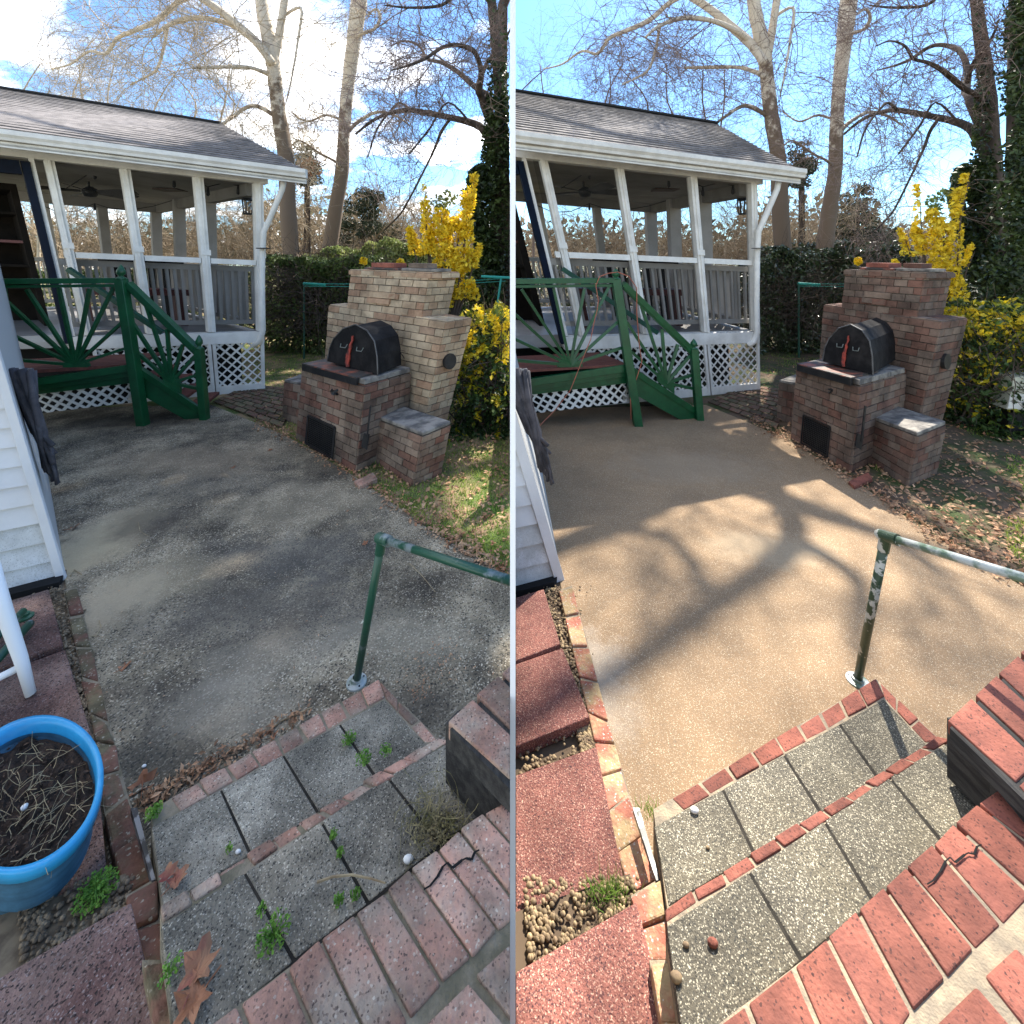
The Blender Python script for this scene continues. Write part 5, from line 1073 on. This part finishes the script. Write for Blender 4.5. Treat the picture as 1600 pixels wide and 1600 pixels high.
# far right ivy-covered trees of the right view
H=RH; rng=random.Random(91); b=H.at(826,430,8.); b.z=H.zg
rt=thing('ivy_tree','dark ivy-smothered tree at the right edge behind the clean patio','tree',b); m=MB(H); m.tube([b,H.at(826,200,8),H.at(822,-60,8)],[.3,.22,.15],n=10); m.build('trunk',dkbark,rt,smooth=True)
m=MB(H)
for i in range(15000):
    v=rng.uniform(-40,520); u=829-abs(rng.gauss(0,1))*(9+5*math.sin(v*.03)+ (10 if 110<v<180 or v>290 else 0)+(12 if v>400 else 0)); leafquad(m,H.at(u if rng.random()<.8 else 840,v,8+rng.uniform(-.5,.4)),.05,rng)
m.build('ivy_crown',ivy,rt,soft=True)
# added evergreen: its unseen crown is shaped to shade the grimy patio
rng=random.Random(92); m=MB(); n=0; cen=Vector((0,0,0)); hits=[]
while n<8000:
    p=Vector((rng.uniform(-5.,0.),rng.uniform(-.6,6.2),0)); 
    if p.y>.3:
        u,v=uv(p)
        if v<605: continue
        if v<745 and 440<u<720: continue
        if u>560 and v<(760+(u-640)*.86) : continue
    t=rng.uniform(15.,19.); q=p+SD*t
    q+=Vector((rng.gauss(0,.06),rng.gauss(0,.06),0)); dn=noise.noise(q*1.1)
    if dn<-.6: continue
    leafquad(m,q,.13,rng,0,None,.7); n+=1; hits.append(q)
c=sum(hits,Vector())/len(hits); tx=Vector((-.32,13.,LH.zg))
rt=thing('added_shade_evergreen','tall evergreen whose crown spreads above the picture, trunk hidden behind the ivied dark tree','tree',tx)
m.build('crown',pine,rt,clip=False)
m=MB(); m.tube([tx,Vector((tx.x,tx.y,5)),Vector((tx.x+.05,tx.y,9)),Vector((c.x-1.5,tx.y,c.z-1))],[.2,.17,.15,.12],n=10)
for i in range(14):
    q=rng.choice(hits); a=Vector((c.x-1.5,tx.y,c.z-1.2)); m.tube([a,lerp(a,q,.5)+Vector((0,0,.5)),q],[.07,.045,.015],n=6)
m.build('trunk',dkbark,rt,smooth=True)

# ================================================================== small things of the grimy patio
H=LH; rng=random.Random(101)
def leaf(u,v,z,sz,mt,lab,rot=0.,up=.0):
    p=H.g(u,v,z)+Vector((0,0,.012)); m=MB(H); P=[]
    sz*=.85; prof=[1,.80,.52,.62,.88,.60,.44,.60,.72,.46,.34,.42,.30,.42,.34,.46,.72,.60,.44,.60,.88,.62,.52,.80]
    def lp(a,rr): 
        q=Vector((math.cos(a)*rr,math.sin(a)*rr,0)); n_=noise.noise(Vector((q.x/sz*1.6+rot*3,q.y/sz*1.6,rot)))
        return p+q+Vector((0,0,.30*sz*n_+rr*rr/sz*.42*(.6+.6*math.sin(a*2+rot*2))+.002+up*math.cos(a)*rr/sz))
    for j in range(24):
        a,a2=j*math.pi/12+rot,(j+1)*math.pi/12+rot; r1,r2=sz*prof[j]*rng.uniform(.93,1.05),sz*prof[(j+1)%24]
        if j==0: r0=r1; rf=r1
        r1=rf if j==0 else rl; rl=r2 if j<23 else r0
        k1=[lp(a,r1*f_) for f_ in (.33,.66,1)]; k2=[lp(a2,rl*f_) for f_ in (.33,.66,1)]
        m.face([p,k1[0],k2[0]]); m.face([k1[0],k1[1],k2[1],k2[0]]); m.face([k1[1],k1[2],k2[2],k2[1]])
    m.tube([p,p-Vector((math.cos(rot),math.sin(rot),-.1))*sz*1.0],sz*.03,n=4)
    m.build('fallen_leaf',mt,label=lab,category='leaf',group='large fallen leaves on the grimy patio')
for a in ((112,830,0,.045,leafm,'curled orange leaf on the pale concrete patch by the white siding',.4),(192,1049,0,.034,leafm,'curled tan leaf beside the brick edging above the blue pot',1.),
    (570,854,0,.03,leafm,'orange leaf just left of the handrail post top',2.),(364,733,0,.03,leafm,'small orange leaf in the middle of the far patio',.2),(422,706,0,.032,leafm,'small tan leaf near the barbecue end of the patio',1.4),
    (543,802,0,.016,leafm,'tiny orange leaf above the handrail',.8),(565,978,0,.014,boxm,'cream leaf scrap left of the handrail post',.1),(240,843,0,.018,ash,'pale leaf scrap near the siding',.5),
    (222,1236,.0,.055,leafm,'big crumpled brown leaf at the corner of edging and lower step',2.2),(426,1158,.0,.02,leafm,'rust leaf against the lower nosing',.4),(275,1385,Z1,.035,leafr,'dark crumpled leaf in the corner of the first tread',1.1),(262,1377,Z1,.03,leafr,'maroon leaf wedged beside the steel strip',2.1),
    (308,1530,Z2,.05,leafr,'large maroon leaf at the left end of the second tread',1.7),(305,1575,Z2,.05,leafm,'large tan folded leaf under the maroon leaf',4.2)): leaf(*a[:6],rot=a[6],up=.006)
m=MB(H)
for i in range(420):
    t=rng.random()**1.3; u=lerp(225,480,t)+rng.gauss(0,9); v=1262-(u-236)*.575+rng.gauss(-5,9); leafquad(m,H.g(u,v,.0)+Vector((0,0,.016+rng.random()*.012)),rng.uniform(.004,.012),rng,1.5,None,.45)
for i in range(300): u=rng.uniform(150,790); v=rng.uniform(700,1230); leafquad(m,H.g(u,v,0)+Vector((0,0,.015)),rng.uniform(.002,.006),rng,2,None,.4)
for i in range(150): u=rng.gauss(683,28); v=rng.gauss(1045,22); leafquad(m,H.g(u,v,0)+Vector((0,0,.016)),rng.uniform(.002,.007),rng,2,.9,.3)
for i in range(60): u=rng.gauss(655,9); v=rng.gauss(1085,10); leafquad(m,H.g(u,v,0)+Vector((0,0,.016)),rng.uniform(.002,.006),rng,2,.9,.3)
m.build('leaf_debris',litter,soft=True,kind='stuff',label='crumbled leaves and chaff drifted against the lower nosing of the grimy steps',category='debris')
def twig(pts,z,lab,r=.0016):
    m=MB(H); m.tube([H.g(u,v,z)+Vector((0,0,.016)) for u,v in pts],[r*(1-.5*i/len(pts)) for i in range(len(pts))],n=5); m.build('fallen_twig',straw,label=lab,category='twig')
twig([(216,820),(219,835),(232,842)],0,'curved twig on the concrete near the pale leaf scrap'); twig([(155,975),(158,985),(150,1000),(140,1000)],0,'bent yellow straw by the edging'); twig([(420,1150),(438,1135),(452,1128),(488,1112)],0,'long stick lying over the lower nosing',.003)
twig([(495,1391),(520,1382),(550,1379),(580,1385),(602,1392)],Z2,'grey twig lying across a joint of the second tread',.0025); twig([(640,885),(660,905),(680,930)],0,'thin dark twig right of the handrail post'); twig([(110,905),(116,895),(128,903)],0,'forked black twig by the siding corner',.003)
def plant(u,v,z,r,n,lab,mt=weed,hh=.012,s=.0034):
    r*=.68
    p=H.g(u,v,z); m=MB(H); rt=thing('weed',lab,'weed',p,'weeds in the joints of the grimy steps'); st=MB(H)
    for i in range(n):
        a=rng.uniform(0,6.28); rr=rng.random()**.6*r; q=p+Vector((math.cos(a)*rr,math.sin(a)*rr,hh*rng.random()+.006)); leafquad(m,q,s,rng,1.2,None,.6)
        if i%6==0: st.tube([p,lerp(p,q,.6)+Vector((0,0,.008)),q],.0008,n=4)
    m.build('leaves',mt,rt,soft=True); st.build('stems',mt,rt,soft=True)
plant(545,1160,Z1,.03,120,'weed in the joint beside the dark corner paver'); plant(568,1190,Z2,.03,130,'weed at the middle nosing brick'); plant(603,1178,Z2,.022,70,'small weed right along the middle nosing')
plant(240,1275,Z1,.028,140,'weed beside the steel strip'); plant(358,1333,Z1,.012,40,'tiny weed near the middle nosing end'); plant(428,1468,Z2,.045,170,'leafy weed at the left front of the second tread'); plant(408,1430,Z2,.014,50,'thin weed running up the joint of the second tread')
plant(521,1312,Z2,.012,60,'weed high in the second joint of the second tread'); plant(532,1340,Z2,.012,50,'weed midway in the second joint of the second tread'); plant(530,1415,Z2,.014,60,'weed at the landing edge under the twig'); plant(555,1405,Z2,.014,60,'weed beside the landing edge brick')
plant(150,1400,.055,.06,420,'mat of green weed between the maroon slabs',s=.004); plant(265,1525,Z2,.03,60,'sprouting seedling beside the maroon leaf'); plant(372,1205,0,.015,30,'pale green leaf tuft on the lower nosing')
m=MB(H)
p0=H.g(680,1285,Z2)
for i in range(90):
    u,v=rng.gauss(685,28),rng.gauss(1285,22); d=Vector((rng.gauss(0,1),rng.gauss(0,1),rng.uniform(0,.5))); twigs(m,H.g(u,v,Z2)+Vector((0,0,.004)),d,rng.uniform(.04,.12),.0009,0,rng,.05,seg=6,mr=.0005)
for i in range(700): u,v=rng.gauss(680,20),rng.gauss(1300,14); leafquad(m,H.g(u,v,Z2)+Vector((0,0,rng.random()*.012)),.003,rng)
m.build('dead_weed_clump',mat('olive_dry_weed',(.16,.15,.06),(.32,.27,.15),scale=25,rough=1,tint=.4),soft=True,label='tangled dead weed clump on the right end of the second tread',category='dead weed')
def pebble(H,u,v,z,r,lab,mt=stonew):
    m=MB(H); m.lathe(H.g(u,v,z)+Vector((0,0,r*.4)),[(0,-r*.5),(r*.9,-r*.3),(r,.1*r),(r*.6,r*.5),(0,r*.6)],n=10,sx=1.1,sy=.8); m.build('pebble',mt,smooth=True,label=lab,category='pebble')
pebble(LH,638,1345,Z2,.010,'white pebble at the landing edge of the grimy steps'); pebble(LH,225,1198,.01,.006,'small white pebble on the grimy concrete'); pebble(LH,372,1332,Z1,.006,'white pebble chip by the middle nosing of the grimy steps')
pebble(RH,300,1268,Z1,.014,'white pebble on the first tread of the clean steps'); pebble(RH,319,1325,Z1,.006,'tiny tan pebble on the first paver of the clean steps',gravel); pebble(RH,322,1476,Z2,.013,'reddish stone chip on the second tread of the clean steps',bm_R)
pebble(RH,280,1478,Z2,.008,'buff stone chip beside the edging of the clean steps',gravel); pebble(RH,264,1530,Z2,.014,'pale gravel stone in the joint by the clean steps',gravel)
# blue flower pot
zc=.15; hz=(zc*1.55)-.045; c=H.g(40,1240,zc); NP=64; RC=[]
for j in range(NP):
    a=2*math.pi*j/NP; q=H.g(40+122*math.cos(a)+10*math.sin(a),1240-40*math.cos(a)+118*math.sin(a),zc); RC.append(Vector((q.x-c.x,q.y-c.y,0)))
def ring(m,prof,b,lean=(0,0)):
    i=len(m.v)
    for (k_,z) in prof:
        for q in RC: m.v.append((b.x+q.x*k_+lean[0]*(hz-z),b.y+q.y*k_+lean[1]*(hz-z),b.z+z))
    for r_ in range(len(prof)-1):
        for j in range(NP): a=i+r_*NP+j; a2=i+r_*NP+(j+1)%NP; m.f.append((a,a2,a2+NP,a+NP)); m.t.append(.5); m.m.append(0)
def inpot(r,a):
    j=a/(2*math.pi)*NP; j0=int(j)%NP; return lerp(RC[j0],RC[(j0+1)%NP],j-int(j))*r
rt=thing('flower_pot','bright blue plastic flower pot filled with soil and dead stems','flower pot',(c.x,c.y,.045))
b=Vector((c.x,c.y,.045)); m=MB(H)
ring(m,[(0,0),(.60,0),(.62,.01),(.90,hz-.03)],b); ring(m,[(.88,hz-.03),(.86,hz*.4)],b)
m.build('pot_wall',blued,rt,smooth=True)
m=MB(H); ring(m,[(.92,hz-.030),(.99,hz-.026),(1.0,hz-.004),(.985,hz),(.93,hz),(.90,hz-.010),(.88,hz-.04)],b); m.build('rim',blue,rt,smooth=True)
m=MB(H); nn=22
for i in range(nn):
    for j in range(48):
        def q(i,j):
            r=.88*i/nn; a=j*2*math.pi/48; w_=inpot(r,a%6.2831); x,y=c.x+w_.x,c.y+w_.y; return Vector((x,y,.045+hz-.045+.022*noise.noise(Vector((x*45,y*45,0)))+.012*noise.noise(Vector((x*130,y*130,5)))))
        m.face([q(i,j),q(i+1,j),q(i+1,j+1),q(i,j+1)])
m.build('potting_soil',soil,rt,smooth=True)
m=MB(H)
for i in range(110):
    a=rng.uniform(0,6.28); r=rng.random()**.5*.7; p=Vector((c.x,c.y,.045+hz-.035))+inpot(r,a); twigs(m,p,Vector((rng.gauss(0,1),rng.gauss(0,1),.25)),rng.uniform(.03,.11),.0008,0,rng,.1,seg=5,mr=.0005)
m.build('dead_stems',straw,rt)
m=MB(H)
for i in range(700):
    a=rng.uniform(0,6.28); r=rng.random()**.5*.86; leafquad(m,Vector((c.x,c.y,.045+hz-.042+rng.random()*.008))+inpot(r,a),rng.uniform(.002,.006),rng,1,None,.4)
m.build('bark_mulch',mat('bark_chips',(.045,.028,.02),(.12,.075,.05),scale=40,rough=1,tint=.5),rt)
m=MB(H); m.lathe(H.g(38,1262,.128),[(0,-.004),(.006,-.002),(.007,.004),(0,.007)],n=10); m.build('pot_pebble',stonew,smooth=True,label='white pebble lying on the soil of the blue pot',category='pebble')
# white plastic chair (one leg and stretcher in view) and green pipe bundle
fy=H.g(48,1085,.035).y; rt=thing('white_chair','white plastic garden chair whose leg stands behind the blue pot','chair',H.g(44,1085,.035))
m=MB(H); A_=H.at(46,1084,fy); B_=H.at(-14,880,fy); m.tube([H.at(48,1085,fy),H.at(33,1030,fy),H.at(5,950,fy),H.at(-25,850,fy)],[.014,.018,.022,.024],n=14); m.build('leg',plastic,rt,smooth=True)
m=MB(H); m.tube([H.at(28,1044,fy),H.at(-40,1078,fy*.97)],.0115,n=12); m.build('stretcher',plastic,rt,smooth=True)
m=MB(H); m.tube([H.at(-90,1150,fy*.9),H.at(-100,1060,fy*.9),H.at(-110,860,fy*.9)],[.014,.018,.024],n=12); m.build('leg',plastic,rt,smooth=True)
m=MB(H); P=[H.at(-20,852,fy),H.at(-110,862,fy*.9),H.at(-230,850,fy*.9),H.at(-150,840,fy*1.15)]; m.hexa([p-Vector((0,0,.02)) for p in P]+P); m.build('seat',plastic,rt,bevel=.006)
yg=H.g(45,1000,.035).y; rt=thing('pipe_offcuts','dark green painted pipe fittings lying on the maroon slab by the siding','pipe',H.g(30,1010,.035))
m=MB(H); m.tube([H.g(-40,1070,.06),H.g(46,975,.055)],.016,n=14); m.build('pipe',galv,rt,smooth=True)
m=MB(H); m.tube([H.g(-30,1020,.06),H.g(36,955,.06)],.014,n=14); m.build('pipe',galv,rt,smooth=True)
m=MB(H); m.lathe(H.g(40,965,.036),[(0,0),(.026,0),(.026,.006),(.014,.010),(.014,.02),(0,.02)],n=24); m.build('flange',galv,rt)
# stone and grass tufts of the clean patio
H=RH
m=MB(H); rr=random.Random(8)
for i in range(150):
    u,v=rr.gauss(160,18),rr.gauss(1400,12)-0; p=H.g(u,v,.055); d=Vector((rr.gauss(0,.6),rr.gauss(0,.6),1)).normalized()*rr.uniform(.02,.09); w_=Vector((rr.uniform(-1,1),rr.uniform(-1,1),0)).normalized()*.0016; m.face([p-w_,p+w_,p+d],rr.random())
m.build('grass_tuft',grassm,soft=True,label='grass tuft growing in the gravel between the two near red slabs',category='grass tuft')
m=MB(H)
for i in range(70):
    u,v=rr.gauss(232,10),rr.gauss(1268,7); p=H.g(u,v,.06); d=Vector((rr.gauss(0,.6),rr.gauss(0,.6),1)).normalized()*rr.uniform(.015,.05); w_=Vector((1,0,0))*.0014; m.face([p-w_,p+w_,p+d],rr.random())
m.build('grass_tuft',grassm,soft=True,label='small grass tuft at the top of the steel strip by the clean steps',category='grass tuft')
# orange extension cord over the railing of the clean side
Yr=lambda u:(4.27+(u-205)*.0014)*H.h/1.55
m=MB(H); A=[(192,425,-.06),(178,427,-.06),(164,432,-.08),(158,446,-.09),(162,470,-.09),(160,485,-.1),(155,505,-.1),(150,530,-.12),(134,570,-.12),(118,610,-.14),(95,640,-.16),(75,660,-.2),(60,677,-.3)]
m.tube([H.at(u,v,Yr(u)+d) for u,v,d in A],.0062,n=6); A=[(192,425,-.06),(210,432,-.07),(222,450,-.07),(222,490,-.08),(226,540,-.08),(230,565,-.1),(222,590,-.1),(212,620,-.1),(213,655,-.15)]
m.tube([H.at(u,v,Yr(u)+d) for u,v,d in A],.0062,n=6); m.build('extension_cord',orange,smooth=True,label='orange extension cord looped over the green newel post of the clean patio',category='cord')
# utility box at the right edge
Y=5.6; b=H.at(812,640,Y); b.z=H.zg; rt=thing('utility_box','cream utility box leaning among the shrubs at the right edge','box',b)
m=MB(H); P=[H.at(u,v,Y) for u,v in ((800,640),(840,642),(842,585),(812,590))]; d=Vector((.05,.25,0)); m.hexa(P+[p+d for p in P]); m.build('cabinet',boxm,rt,bevel=.01)
m=MB(H); P=[H.at(u,v,Y-.01) for u,v in ((802,638),(836,640),(838,616),(806,616))]; m.hexa(P+[p+Vector((0,.008,0)) for p in P]); m.build('cover_plate',white,rt)
m=MB(H); P=[H.at(u,v,Y+.1) for u,v in ((803,645),(840,645),(840,700),(803,700))]; m.hexa(P+[p+d for p in P]); m.build('stand',blackm,rt)
